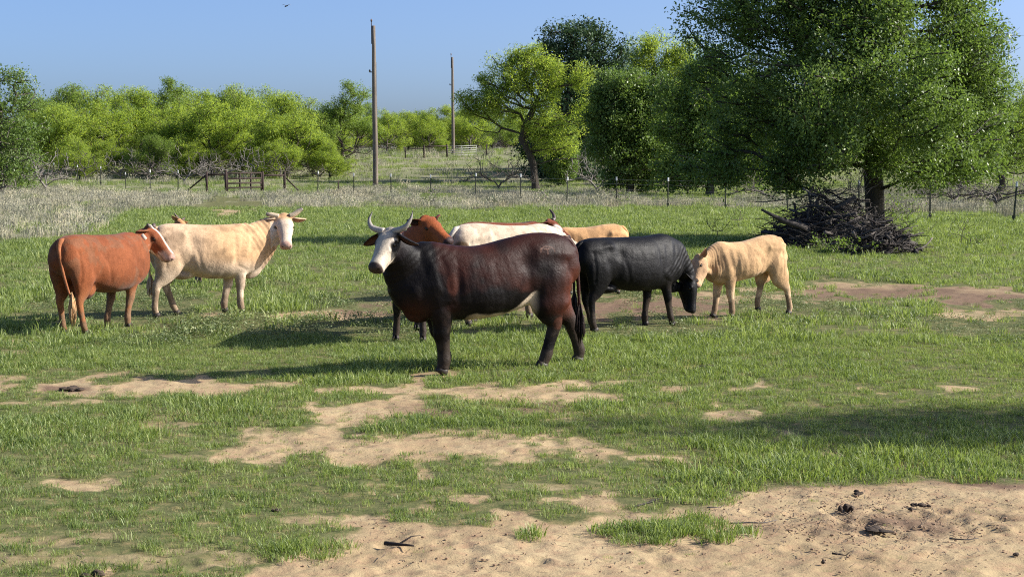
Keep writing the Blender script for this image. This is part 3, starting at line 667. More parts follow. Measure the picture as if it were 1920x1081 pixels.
def coat_main(x, y, z, hl, inh, P):
    n = fbm(x * 2.6 + 3, z * 2.6 + y, 4, 4); n2 = fbm(x * 7, z * 5 + y * 3, 8, 3)
    C = np.tile(np.array((.036, .0108, .0068)), (len(x), 1)) * (1 + (n2[:, None] - .5) * .7)
    blk = np.array((.006, .0045, .0045))
    C = lerpc(C, blk, sstep(.42, .66, n + .85 * sstep(.42, .85, x) + .22 * sstep(.95, .7, z) - .05))          # neck and lower sides
    C = lerpc(C, blk, np.exp(-(((x + .62) / .24) ** 2 + ((z - 1.04) / .22) ** 2)) * .95)                      # hip
    C = lerpc(C, (.065, .020, .012), sstep(.55, .85, np.exp(-(((x - .40) / .10) ** 2 + ((z - .92) / .20) ** 2)) * (n + .45)))
    C = lerpc(C, (.12, .030, .014), np.exp(-(((x + 1.0) / .13) ** 2 + ((z - .72) / .32) ** 2)) * .9)          # back of the thigh
    C = lerpc(C, blk, sstep(.56, .42, z + .12 * (n - .5)) * .85)
    C = lerpc(C, (.10, .026, .013), sstep(.6, .8, np.exp(-(((x + .80) / .09) ** 2 + ((z - .47) / .09) ** 2)) + .2 * n2) * .8)
    C = lerpc(C, (.07, .019, .011), np.exp(-(((x - .78) / .16) ** 2 + ((z - .60) / .13) ** 2)) * .7)          # brisket
    un = sstep(.612, .580, z - .22 * sstep(-.2, -.55, x) + .05 * (n2 - .5)) * sstep(.28, .10, x) * (np.abs(x + .32) < .55) * (np.abs(y) < .26)
    un = un * sstep(-.58, -.48, x) 
    C = lerpc(C, (.62, .50, .36), un)
    br = ((np.abs(x + .66) < .040) & (np.abs(z - 1.245) < .006) | (np.abs(x + .66) < .007) & (z < 1.245) & (z > 1.185) |
          ((np.abs(np.hypot(x + .66, (z - 1.22) * 1.6) - .085) < .006) & (z > 1.21))) & (y > 0)
    C = lerpc(C, (.17, .09, .065), br * 1.0 * (.35 + .65 * n2))
    # head
    C = lerpc(C, (.012, .009, .010), inh * sstep(-.1, .02, hl[:, 0]))
    nh = .5 * (fbm(hl[:, 0] * 22, hl[:, 1] * 22 + hl[:, 2] * 9, 2, 3) - .5)
    wface = sstep(.05, -.05, np.abs(hl[:, 1]) - (.084 + .05 * sstep(.18, .32, hl[:, 0]) + .06 * nh)) * sstep(-.19 - .25 * sstep(.2, .34, hl[:, 0]), -.15 - .25 * sstep(.2, .34, hl[:, 0]), hl[:, 2])
    low = sstep(.20, .28, hl[:, 0])                   # the whole muzzle end is white
    wh = np.maximum(wface, low) * inh
    C = lerpc(C, (.52, .45, .35), wh)
    C = lerpc(C, (.36, .29, .23), wh * sstep(.52, .75, fbm(hl[:, 0] * 16, hl[:, 1] * 24, 11, 3)) * .55 * sstep(.33, .1, hl[:, 0]))
    C = lerpc(C, (.012, .010, .012), patch(.150, .125, -.085, (.078, .062, .058), hl) * inh)
    C = lerpc(C, (.012, .010, .012), patch(.150, -.125, -.085, (.085, .065, .065), hl) * inh)
    C = lerpc(C, (.72, .62, .50), np.exp(-((np.sqrt(((hl[:, 0] - .155) / 1.2) ** 2 + ((hl[:, 2] + .085)) ** 2) - .062) / .010) ** 2) * (hl[:, 2] > -.085) * (hl[:, 1] > .06) * inh)
    return muzzle(C, hl, inh, (.055, .038, .032))
def coat_red(x, y, z, hl, inh, P):                       # left brown cow, white streaked face
    n = fbm(x * 3, z * 3 + y * 2, 12, 3)
    C = np.tile(np.array((.205, .062, .022)), (len(x), 1)) * (1 + (n[:, None] - .5) * .5)
    C = lerpc(C, (.30, .125, .05), sstep(.75, .35, z) * .7)
    C = lerpc(C, (.10, .035, .018), sstep(.62, .56, z) * (x < -.3) * (x > -.7) * (np.abs(y) < .13))
    C = lerpc(C, (.20, .055, .02), sstep(1.1, 1.3, z) * .6)
    b = sstep(.050, .030, np.abs(hl[:, 1]) + .02 * n) * (hl[:, 2] > -.11) + sstep(.30, .37, hl[:, 0] - .3 * (hl[:, 2] + .12)) * (.15 + .6 * sstep(-.06, -.10, hl[:, 2]))
    b = np.maximum(b, sstep(.5, .62, fbm(hl[:, 0] * 12, hl[:, 2] * 50, 6, 2)) * sstep(.16, .24, hl[:, 0]) * sstep(-.09, -.13, hl[:, 2]))
    C = lerpc(C, (.68, .54, .42), np.clip(b, 0, 1) * inh)
    C = lerpc(C, (.20, .07, .03), patch(.155, -.115, -.085, (.06, .06, .05), hl) * inh); C = lerpc(C, (.20, .07, .03), patch(.155, .115, -.085, (.06, .06, .05), hl) * inh)
    return muzzle(C, hl, inh, (.46, .28, .22))
def coat_cream(x, y, z, hl, inh, P):
    n = fbm(x * 3, z * 3 + y * 2, 15, 3)
    C = np.tile(np.array((.55, .350, .188)), (len(x), 1)) * (1 + (n[:, None] - .5) * .22)
    C = lerpc(C, (.66, .52, .38), sstep(.85, .60, z + .1 * (n - .5)))
    C = lerpc(C, (.60, .45, .31), sstep(.2, -.5, x) * .6)
    f = sstep(.02, .10, hl[:, 0]) * inh; C = lerpc(C, (.70, .56, .42), f)
    C = lerpc(C, (.55, .32, .16), np.exp(-(((hl[:, 0] - .02) / .08) ** 2)) * inh * .7)
    return muzzle(C, hl, inh, (.50, .33, .26))
def coat_dark_red(x, y, z, hl, inh, P):
    n = fbm(x * 3, z * 3 + y * 2, 17, 3)
    C = np.tile(np.array((.30, .085, .028)), (len(x), 1)) * (1 + (n[:, None] - .5) * .5)
    C = lerpc(C, (.006, .005, .005), sstep(1.15, 1.02, z + .1 * (n - .5)) * (~inh))  # black lower coat, with the shade on neck and chest painted in
    return muzzle(C, hl, inh, (.05, .03, .03))
def coat_white(x, y, z, hl, inh, P):
    n = fbm(x * 3, z * 3 + y * 2, 19, 3)
    C = np.tile(np.array((.56, .46, .34)), (len(x), 1)) * (1 + (n[:, None] - .5) * .35)
    C = lerpc(C, (.10, .065, .035), sstep(.45, .7, np.exp(-(((x + .98) / .12) ** 2 + ((z - 1.05) / .13) ** 2 + ((y + .12) / .14) ** 2)) * (n + .6)))
    return muzzle(C, hl, inh, (.4, .25, .2))
def coat_back_red(x, y, z, hl, inh, P):
    n = fbm(x * 3, z * 3 + y * 2, 21, 3)
    C = np.tile(np.array((.17, .045, .018)), (len(x), 1)) * (1 + (n[:, None] - .5) * .7)
    C = lerpc(C, (.02, .010, .008), sstep(.5, .62, n) * (x > .3) * (~inh))
    C = lerpc(C, (.66, .58, .5), patch(.22, -.05, -.09, (.12, .09, .10), hl) * inh)
    return muzzle(C, hl, inh, (.05, .03, .03))

def build_cows():
    global M_hoof, M_eye, M_horn
    M_hoof = simple('hoof_horn', (.016, .012, .010), (.045, .034, .026), 30, .55, .3, .004)
    m, nt, p = nt_new('eye_gloss'); p.inputs['Base Color'].default_value = (.012, .007, .005, 1); p.inputs['Roughness'].default_value = .08; M_eye = m
    M_horn = coat_mat('horn_keratin', .42, .4, .25)
    warm = coat_mat('coat_light', .85, .10, .35, .12); dark = coat_mat('coat_dark', .46, .13, .4); mid = coat_mat('coat_red', .75, .15, .4, .08)
    dark_ref[0] = dark; tagw = simple('tag_white', (.62, .55, .42), (.75, .68, .55), 20, .5, .05)
    T = []
    # main animal, broadside in front
    T.append(dict(seed=1, s=1.0, yaw=203, pix=(832, 699), anchor=(.46, .14), base=(.03, .012, .01), mat=dark, coat=coat_main, vox=.0115,
        label='dark brown horned cow with white face, standing broadside in front of the herd', rump=.045, back=.045, belly=.0, brisket=.03, legw=1.25, wide=.88,
        fl=(-.03, 0, 0), fr=(-.15, -.02, 0), rl=(.12, 0, 0), rr=(-.42, -.03, 0), neck=.95, folds=.0015, muscle=.55, dewlap=.04, smooth=13,
        poll=(1.05, .15, 1.475), hdir=(-.30, -.66, -.68), hup=(-.03, 0, 1), nbend=(0, .03, 0), head=.97, pv=(.15, .98, .05),
        ear=(.30, 1.0, -.30), earl=.235, earin=(.10, .045, .03), earout=(.012, .01, .01),
        horn=([(.0, .06, -.03), (-.01, .14, -.015), (-.030, .205, .01), (-.10, .245, .04), (-.20, .240, .06)],), hornr=[.036, .032, .026, .017, .004],
        hornc=((.40, .36, .31), (.05, .045, .04)), switch=.34, swc=(.02, .012, .01), tailsway=(.10, -.03), tailc=(.045, .013, .008)))
    # cream cow, left
    T.append(dict(seed=2, s=.935, len=.86, yaw=31, pix=(464, 587), anchor=(.53, -.14), base=(.6, .45, .3), mat=warm, coat=coat_cream, vox=.014,
        label='cream cow with short horns looking at the camera, behind the brown cow', belly=.01, dewlap=.085, brisket=.03, muscle=.7, wide=1.02,
        fr=(.03, 0, 0), fl=(-.14, 0, 0), rr=(-.22, -.02, 0), rl=(.18, 0, 0), udder=.5, rump=.0,
        poll=(1.16, -.10, 1.46), hdir=(.16, -.72, -.78), hup=(.15, -.75, .65), head=1.15, neck=1.24, folds=.004, nbend=(0, .05, .0),
        ear=(-.02, 1.0, .0), earl=.19, earin=(.42, .20, .12), earout=(.62, .45, .28),
        horn=([(.0, .07, -.03), (-.012, .14, -.02), (-.02, .19, -.015), (-.028, .235, -.01)], [(.0, .07, -.03), (-.02, .13, -.02), (-.055, .19, .0), (-.085, .245, .02)]),
        hornr=[.034, .034, .031, .022], hornc=((.50, .40, .27), (.20, .17, .14)), switch=.25, swc=(.55, .42, .3)))
    # brown cow, far left
    T.append(dict(seed=3, s=.915, yaw=70, pix=(140, 624), anchor=(-.72, 0), base=(.27, .085, .03), mat=mid, coat=coat_red, vox=.014,
        label='reddish brown cow with white streaked face and ear tag, seen from behind at far left', udder=1.0, belly=.02, wide=1.05,
        rr=(.06, -.03, 0), rl=(.04, .03, 0), fr=(-.14, 0, 0), fl=(-.24, 0, 0), poll=(1.17, -.06, 1.40), hdir=(.60, -.10, -.70), hup=(.75, -.10, .60), head=1.14,
        neck=1.0, folds=.005, ear=(-.25, 1, -.25), earl=.19, earin=(.20, .10, .06), earout=(.22, .08, .03), tag=-1, tagm=tagw,
        horn=([(.0, .06, -.03), (-.03, .10, -.01), (-.05, .12, .0)],), hornr=[.03, .024, .006], hornc=((.12, .09, .07), (.05, .04, .03)),
        switch=.34, swc=(.50, .30, .15), tailsway=(-.22, .02), tailc=(.30, .11, .045)))
    # red cow facing the camera behind the main animal
    T.append(dict(seed=4, s=.98, yaw=-96, pix=(770, 641), anchor=(.50, 0), base=(.2, .05, .02), mat=dark, coat=coat_dark_red, vox=.016,
        label='red headed cow with a black chest, standing behind the horned cow with its head raised', fl=(.10, .03, 0), fr=(-.02, -.05, 0), rr=(.0, 0, 0), dewlap=.09, brisket=.08,
        poll=(.93, .28, 1.53), hdir=(.62, -.60, -.50), hup=(.2, -.35, .9), head=.98, neck=1.12, nbend=(.05, 0, 0),
        ear=(-.55, 1, .12), earl=.17, earin=(.03, .018, .015), earout=(.12, .03, .015), switch=.3, swc=(.02, .01, .01)))
    # white cow
    T.append(dict(seed=5, s=.965, yaw=42, pix=(884, 606), anchor=(-.70, 0), base=(.64, .54, .42), mat=warm, coat=coat_white, vox=.018,
        label='white cow facing away to the right behind the dark horned cow, its back in view', rump=.02, poll=(1.45, -.1, .92), hdir=(.35, -.1, -.9), hup=(.9, 0, .3), fr=(.1, 0, 0), rl=(.2, 0, 0), rr=(-.1, 0, 0),
        earin=(.4, .25, .2), earout=(.6, .5, .4), switch=.3, swc=(.6, .5, .4), tailc=(.72, .64, .52)))
    # dark red horned cow further back
    T.append(dict(seed=6, s=.885, yaw=37, pix=(966, 556), anchor=(.2, 0), base=(.2, .05, .02), mat=mid, coat=coat_back_red, vox=.02,
        label='dark red cow with one upright horn, mostly hidden behind the white cow', poll=(.98, -.05, 1.37), hdir=(.72, -.45, -.55), hup=(.4, -.2, .85), head=1.05,
        earin=(.05, .02, .02), earout=(.12, .03, .015), switch=.3, hornsides=(1,),
        horn=([(.0, .06, -.03), (-.02, .13, .0), (-.10, .17, .04), (-.20, .165, .07)],), hornr=[.036, .032, .026, .012], hornc=((.07, .05, .04), (.05, .03, .03))))
    # tan animal facing left, behind
    T.append(dict(seed=7, s=.81, yaw=196, pix=(1104, 549), anchor=(-.05, 0), base=(.55, .32, .15), mat=warm, coat=plain((.58, .33, .15), belly=(.6, .42, .25), top=(.62, .36, .17)), vox=.02,
        label='tan yearling facing left, standing behind the black grazing cow', group='cattle standing in the pasture', poll=(1.12, .04, 1.20), hdir=(.55, .3, -.7), hup=(.7, 0, .6), len=.80,
        earin=(.35, .18, .1), earout=(.55, .33, .17), ear=(-.6, .8, .35), switch=.2, swc=(.5, .32, .18), rump=.03))
    # black grazing cow
    T.append(dict(seed=8, s=.885, yaw=38, pix=(1113, 620), anchor=(-.72, 0), base=(.012, .010, .011), mat=dark, coat=plain((.0045, .004, .0045), vary=.5, pad=(.02, .018, .018)), vox=.0125,
        label='black cow with its head down grazing, nose to nose with the cream calf', wide=.94, legw=.96, ribs=.0012, muscle=.8, rl=(.14, 0, 0), rr=(-.04, 0, 0), fr=(.20, 0, 0), fl=(-.10, 0, 0),
        poll=(1.19, -.12, .68), hdir=(.05, -.16, -.95), hup=(.95, -.4, -.1), head=1.05, neck=.95, nbend=(.03, 0, .03), rump=-.03, wither=.015, udder=.5, folds=.004,
        ear=(-.35, 1, .1), earl=.18, earin=(.015, .012, .012), earout=(.012, .01, .01), switch=.3, tailsway=(.03, 0)))
    # cream calf
    T.append(dict(seed=9, s=.775, yaw=208, pix=(1355, 596), anchor=(.42, 0), calf=True, base=(.62, .38, .19), mat=warm, coat=plain((.57, .365, .19), belly=(.62, .43, .26), legs=(.60, .42, .26), face=(.52, .33, .19), pad=(.36, .23, .17), vary=.14), vox=.011,
        label='cream calf walking to the left with its head lowered to the black cow', group=None, muscle=.85, len=.83, wide=.77, belly=-.12, tuck=.06, rump=.07, legw=1.06,
        fl=(-.08, 0, 0), fr=(.14, 0, 0), rr=(.30, .0, .08), rrk=(.08, .03), rl=(-.30, 0, 0), dewlap=.0, brisket=-.06,
        poll=(1.10, .10, 1.09), hdir=(-.20, -.48, -.80), hup=(-.85, -.42, .25), head=1.13, neck=.84, folds=.003, ear=(-.55, .8, .35), earl=.18,
        earin=(.40, .20, .12), earout=(.58, .36, .18), switch=.14, swc=(.55, .36, .2)))
    # tan animal hidden behind the cream cow
    T.append(dict(seed=10, s=.75, yaw=172, pix=(395, 531), anchor=(.1, 0), base=(.45, .25, .12), mat=warm, coat=plain((.42, .22, .10), legs=(.6, .48, .36)), vox=.02,
        label='tan animal almost hidden behind the cream cow, its head top and legs showing', poll=(.80, 0, 1.52), hdir=(.6, -.5, -.55), hup=(.5, 0, .8), len=.85,
        earin=(.35, .2, .1), earout=(.4, .25, .12), ear=(-.1, 1, .3), horn=([(.0, .06, -.03), (-.04, .14, .0), (-.09, .2, .03)],), hornr=[.032, .026, .008], hornc=((.1, .07, .05), (.05, .04, .03))))
    for P in T:
        make_cow(P)
build_cows()
# ------------------------------------------------------------------ trees and shrubs
def skeleton(rng, trunk, targets, step=.45, droop=.0, jit=.12, bias=1.0):
    """grow branches from trunk nodes (list of (pos, radius)) to each target point; returns nodes, parents"""
    N = [np.array(p, float) for p in trunk]; par = [i - 1 for i in range(len(N))]
    root = N[0]; first = max(2, int(len(N) * .35))
    tg = sorted(targets, key=lambda t: np.linalg.norm(t - N[-1]) * .6 + abs(t[2] - N[-1][2]) * .2)
    arr = np.zeros((len(N) + len(tg) * 14, 3)); arr[:len(N)] = N; cnt = len(N); plen = np.zeros(len(arr)); plen[:cnt] = np.arange(cnt) * step * .4
    for t in tg:
        d = np.linalg.norm(arr[first:cnt] - t, axis=1); below = np.maximum(0, arr[first:cnt, 2] - t[2] + .1)
        k = first + int(np.argmin(d + .22 * plen[first:cnt] + bias * below)); a = arr[k]; L = np.linalg.norm(t - a)
        m = max(1, min(13, int(L / step))); pk = k; mid = (a + t) / 2 + np.array([rng.normal() * .06, rng.normal() * .06, .10 + droop]) * L
        for q in range(1, m + 1):
            u = q / m; p = (1 - u) ** 2 * a + 2 * u * (1 - u) * mid + u * u * t
            if q < m: p = p + rng.normal(size=3) * jit * step
            arr[cnt] = p; plen[cnt] = plen[pk] + L / m; par.append(pk); pk = cnt; cnt += 1
    return arr[:cnt], np.array(par)
def branches_mesh(name, nodes, par, r_trunk, r_tip, nt_, mat, flare=1.3, trunkfix=None, p=2.2, sides=(8, 5, 3)):
    n = len(nodes); w = np.zeros(n); child = np.zeros(n, int); np.add.at(child, par[1:], 1)
    w[child == 0] = 1.0
    for i in range(n - 1, 0, -1):
        if w[i] == 0: w[i] = 1
        w[par[i]] += w[i]
    r = w ** (1 / p); r = r / r.max(); r = r_tip + (r_trunk - r_tip) * r
    for i in range(nt_): r[i] = max(r[i], r_trunk * (1 - .35 * i / max(1, nt_)))
    r[0] *= flare
    mb = MB(); used = np.zeros(n, bool); best = {}
    for i in range(1, n):
        if par[i] not in best or w[i] > w[best[par[i]]]: best[par[i]] = i
    starts = [0] + [i for i in range(1, n) if best[par[i]] != i]
    for s_ in starts:
        ch = [] if s_ == 0 else [par[s_]]; k = s_
        ch.append(k)
        while k in best: k = best[k]; ch.append(k)
        if len(ch) < 2: continue
        P = nodes[ch]; R = r[ch].copy()
        if s_ != 0: R[0] = min(R[0], r[s_] * 1.1)
        nn = sides[0] if R.max() > .09 else sides[1] if R.max() > .03 else sides[2]
        mb.tube(P, R, nn, 1, cap=False)
    return mb.mesh(name, mat)
def leaves_mesh(name, rng, C, per, rad, size, mat, asp=.45, thin=False, flatz=.8, hang=0.0, dens=None):
    """rhombic leaves scattered round cluster centres; real separate faces"""
    n = len(C) * per; c = np.repeat(C, per, 0); rr = rad if np.ndim(rad) == 0 else np.repeat(rad, per)[:, None]
    off = rng.normal(size=(n, 3)); off /= np.linalg.norm(off, axis=1)[:, None]; off *= rng.uniform(size=(n, 1)) ** .5 * rr; off[:, 2] *= flatz
    c = c + off; d = rng.normal(size=(n, 3)); d[:, 2] -= hang; d /= np.linalg.norm(d, axis=1)[:, None]
    q = rng.normal(size=(n, 3)) * .8; q[:, 2] += 1.0; s_ = np.cross(d, q); s_ /= np.linalg.norm(s_, axis=1)[:, None] + 1e-9
    L = size * rng.uniform(.6, 1.3, (n, 1)); W = L * asp
    V = np.stack([c - d * L * .5, c + s_ * W * .5, c + d * L * .5, c - s_ * W * .5], 1).reshape(-1, 3)
    Q = np.arange(n * 4).reshape(-1, 4)
    rn = np.repeat(rng.uniform(size=len(C)), per) * .55 + rng.uniform(size=n) * .45
    return mesh_np(name, V, Q, mat, smooth=False, rnd=np.repeat(rn, 4))
def in_lobes(rng, lobes, n, shell=.45, seed=0, gap=.0):
    """cluster centres in a union of ellipsoids (x, y, z, rx, ry, rz), denser near the outside"""
    vol = np.array([l[3] * l[4] * l[5] for l in lobes]) ** .75; vol /= vol.sum(); out = []
    while len(out) < n:
        l = lobes[rng.choice(len(lobes), p=vol)]; d = rng.normal(size=3); d /= np.linalg.norm(d)
        r = rng.uniform() ** shell; p = np.array(l[:3]) + d * r * np.array(l[3:6])
        if gap and vnoise(np.array([p[0] * .9 + 31]), np.array([p[2] * .9 + p[1] * .5]), seed)[0] < gap: continue
        out.append(p)
    return np.array(out)
def spread(rng, P, dmin):
    keep = []
    for p in P:
        if all(np.sum((p - q) ** 2) > dmin * dmin for q in keep[-400:]): keep.append(p)
    return np.array(keep)
def make_tree(name, label, cat, base, lobes, trunk, r_trunk, nclus, per, rad, size, mleaf, mbark, seed, asp=.45, shell=.5, group=None, hang=0, gap=0, flatz=.8, bare=(), step=.45, link_it=True, dmin=0, jit=.12, tip=.006, crown='crown'):
    rng = np.random.default_rng(seed); ext = []
    for l in lobes:
        for _ in range(3):
            d = rng.normal(size=3); d /= np.linalg.norm(d); q = rng.uniform(.22, .42); ext.append((l[0] + d[0] * l[3] * .98, l[1] + d[1] * l[4] * .9, max(.4, l[2] + d[2] * l[5] * .98), l[3] * q, l[4] * q, l[5] * q))
    lobes = list(lobes) + ext
    C = in_lobes(rng, lobes, nclus, shell, seed, gap)
    T = list(C[:int(nclus * .8)]) + [np.array(b, float) for b in bare]
    nodes, par = skeleton(rng, trunk, T, step, jit=jit)
    bm = branches_mesh('trunk', nodes, par, r_trunk, tip, len(trunk), mbark)
    lm = leaves_mesh(crown, rng, C, per, rad * rng.uniform(.6, 1.25, len(C)), size, mleaf, asp, hang=hang, flatz=flatz)
    root = empty(name, label, cat, base, 0, group); link('trunk', bm, root); link(crown, lm, root); return root
def copy_tree(root, loc, rz, sc, label=None, group=None):
    r = root.copy(); col.objects.link(r); r.location = loc; r.rotation_euler = (0, 0, rz); r.scale = (sc, sc, sc) if np.ndim(sc) == 0 else sc
    if label: r['label'] = label
    if group: r['group'] = group
    for ch in root.children:
        c = ch.copy(); col.objects.link(c); c.parent = r
    return r
def build_trees():
    M_bark = simple('bark_dark', (.030, .024, .019), (.085, .068, .052), 14, .9, .8, .03, 'Object', (1, 1, .25))
    M_bark2 = simple('bark_grey', (.055, .046, .040), (.15, .13, .11), 10, .9, .6, .02, 'Object', (1, 1, .3))
    M_oak = leafmat('oak_leaf', (.085, .155, .032), (.125, .210, .040), (.21, .28, .08), .42, .42, .5, .35)
    M_oak2 = leafmat('oak_leaf_mid', (.095, .175, .032), (.135, .225, .040), (.21, .29, .07), .42, .4, .5, .4)
    M_cedar = leafmat('cedar_leaf', (.030, .066, .028), (.045, .085, .032), (.07, .12, .05), .2, .55, .5)
    M_mesq = leafmat('mesquite_leaf', (.27, .375, .055), (.355, .45, .085), (.18, .27, .06), .58, .6, .12)
    M_mesq2 = leafmat('mesquite_leaf_deep', (.12, .20, .035), (.17, .26, .045), (.22, .30, .06), .45, .6, .2)
    M_twig = simple('dead_twig', (.11, .098, .088), (.24, .215, .19), 6, .9, .3, .01)
    # --- big tree on the right
    by = 43.0; bx, _ = G(1640, 449)[0] * 43 / G(1640, 449)[1], 0
    def L(px, py, rpx, rpy, dy=0, ryk=.8):      # lobe from photo silhouette at distance by+dy, relative to the base
        p = at(px, py, by + dy); k = (by + dy) / FPX; return (p.x - bx, dy, p.z, rpx * k, max(rpx, rpy) * k * ryk, rpy * k)
    lobes = [L(1400, 60, 125, 110, 0), L(1440, 180, 120, 100, -1), L(1560, 10, 180, 130, 0), L(1740, 20, 130, 120, .5), L(1610, 150, 150, 140, -1.5), L(1770, 150, 120, 120, 0), L(1520, 290, 130, 75, -1),
             L(1640, 260, 140, 90, -2), L(1790, 270, 80, 80, -.5), L(1600, 100, 150, 150, 2.0), L(1500, 200, 130, 130, 2.0), L(1740, 200, 120, 130, 2), L(1600, -110, 190, 90, 0), L(1480, -40, 130, 90, 0), L(1740, -80, 110, 80, 0), L(1380, 250, 60, 60, 0), L(1810, 60, 50, 70, 0), L(1740, 50, 90, 100, -.8), L(1720, 110, 70, 60, -1.5), L(1690, 20, 70, 70, -1), L(1780, -30, 70, 60, 0), L(1840, 160, 40, 40, 0), L(1845, 250, 50, 50, 0), L(1820, 320, 50, 30, -.5), L(1330, 120, 50, 60, 0), L(1310, 30, 40, 30, 0), L(1730, 325, 90, 40, -1.2), L(1440, 320, 80, 38, -.5), L(1830, 200, 60, 70, .5), L(1840, 120, 55, 60, 0), L(1600, 310, 90, 40, -2), L(1700, 190, 110, 80, -3.6), L(1640, 270, 110, 50, -3.8), L(1760, 240, 70, 60, -3), L(1560, 200, 90, 80, -3.4), L(1350, 310, 60, 40, .5)]
    trunk = [(0, 0, -.15), (.02, 0, .25), (.0, 0, .7), (-.03, 0, 1.3), (-.08, .05, 2.0), (-.05, .1, 2.8), (-.1, .1, 3.6), (-.3, 0, 4.5), (-.5, 0, 5.5), (-.6, 0, 6.6)]
    rng = np.random.default_rng(7); bare = [tuple(np.array(at(px, py, by + rng.uniform(-1, 1))) - np.array([bx, by, 0])) for px, py in ((1905, 60), (1890, 45), (1918, 80), (1895, 110), (1910, 130), (1880, 90), (1900, 180), (1890, 200), (1870, 60), (1912, 35))]
    t = make_tree('oak_tree', 'large dark green leafy tree standing over the brush pile', 'tree', (bx, by, tz(bx, by)), lobes, trunk, .26, 2600, 84, .52, .098, M_oak, M_bark, 11, asp=.5, shell=.55, gap=.17, step=.5, tip=.010)
    mb = MB(); tr = np.random.default_rng(17)
    for k in range(26):
        b = np.array(at(*[(1905, 60), (1890, 45), (1915, 90), (1898, 110), (1908, 140), (1880, 90), (1900, 190), (1893, 215), (1870, 60)][k % 9], by + tr.uniform(-1, 1))) + tr.normal(size=3) * .12 - [bx, by, 0]; a = b + [-tr.uniform(.9, 1.6), tr.normal() * .3, -tr.uniform(.2, .7)]
        m = (a + b) / 2 + [0, 0, .12] + tr.normal(size=3) * .07; mb.tube([a, m, b], [.014, .009, .003], 4, 3, cap=False)
        for q in range(2): c0 = m * (1 - q * .4) + b * q * .4; mb.tube([c0, c0 + [tr.uniform(.1, .3), tr.normal() * .1, tr.uniform(.1, .35)]], [.006, .002], 3, 1, cap=False)
    mb.build('bare_twigs', M_bark2, t)
    # --- cluster of trees right of the middle
    def tree_px(name, label, d, pxb, lob, trunk_px, r, ncl, per, rad, size, ml, mb_, seed, **k):
        b = at(pxb, 400, d); x0 = b.x; z0 = tz(x0, d)
        def Lq(px, py, rx, ry, dy=0): p = at(px, py, d + dy); q = (d + dy) / FPX; return (p.x - x0, dy, p.z - z0, rx * q, max(rx, ry) * q * .8, ry * q)
        tr = [(0, 0, -.1)] + [tuple(np.array(at(px, py, d)) - np.array([x0, d, z0])) for px, py in trunk_px]
        return make_tree(name, label, 'tree', (x0, d, z0), [Lq(*l) for l in lob], tr, r, ncl, per, rad, size, ml, mb_, seed, **k)
    tree_px('evergreen_tree', 'tallest very dark green tree behind the bright green leaning one', 128, 1060, [(1075, 75, 65, 42), (1110, 100, 70, 60), (1060, 150, 80, 90), (1130, 190, 90, 90), (1070, 260, 70, 80), (1040, 300, 50, 50), (1100, 320, 70, 40), (1020, 320, 40, 30), (1015, 270, 34, 60), (1060, 335, 80, 24), (1130, 120, 50, 50), (1030, 90, 35, 30), (1110, 60, 30, 22)],
            [(1058, 330), (1060, 290), (1062, 250), (1066, 200), (1070, 150), (1075, 110)], .30, 760, 50, .90, .28, M_cedar, M_bark, 21, asp=.45, shell=.6, step=.9, tip=.02)
    tree_px('mesquite_tree', 'bright yellow-green leaning tree with open limbs beside the dark evergreen', 112, 1005, [(1000, 140, 60, 38), (945, 165, 55, 42), (1040, 160, 55, 48), (960, 115, 40, 24), (1010, 200, 55, 36), (900, 190, 38, 26), (1050, 130, 38, 30), (930, 205, 45, 24), (1080, 190, 34, 34), (880, 200, 24, 20), (872, 182, 18, 12), (905, 150, 22, 16), (930, 120, 24, 18), (1000, 250, 45, 25), (985, 105, 34, 18), (1060, 225, 50, 40), (1040, 270, 45, 30), (920, 240, 30, 18), (1085, 150, 34, 40)],
            [(1003, 340), (1000, 310), (992, 285), (978, 262), (985, 235), (1000, 205), (1010, 180)], .25, 900, 52, .66, .20, M_mesq, M_bark, 22, asp=.26, shell=.6, hang=.3, gap=.34, step=.8, tip=.014, bare=[tuple(np.array(at(px, py, 112)) - np.array([at(1005, 400, 112).x, 112, 0])) for px, py in ((870, 215), (890, 240), (915, 225), (1060, 280), (1090, 300), (1075, 310), (865, 190), (1045, 300))])
    tree_px('oak_tree', 'rounded green tree with foliage to the ground behind the fence sapling', 98, 1180, [(1160, 175, 60, 50), (1210, 180, 50, 50), (1180, 230, 80, 66), (1190, 290, 75, 50), (1160, 330, 40, 30), (1215, 335, 40, 28), (1140, 190, 40, 40), (1150, 270, 45, 45), (1225, 190, 45, 45), (1230, 260, 45, 45), (1130, 230, 40, 40)],
            [(1182, 340), (1180, 300), (1178, 260), (1176, 220), (1174, 180)], .22, 1050, 56, .66, .19, M_oak, M_bark2, 23, asp=.5, shell=.6, step=.8, tip=.014)
    tree_px('oak_tree', 'dark green tree half behind the big tree, its low leaves catching sun', 92, 1330, [(1330, 190, 66, 66), (1280, 200, 60, 70), (1290, 280, 60, 60), (1270, 330, 50, 30), (1350, 260, 70, 50), (1320, 310, 60, 36), (1370, 320, 50, 32), (1300, 240, 40, 50), (1390, 260, 40, 50), (1330, 140, 45, 45), (1420, 310, 40, 40), (1450, 260, 50, 60)],
            [(1332, 345), (1332, 310), (1330, 270), (1335, 230), (1335, 190)], .22, 1150, 56, .64, .18, M_oak2, M_bark2, 24, asp=.5, shell=.6, step=.8, tip=.014)
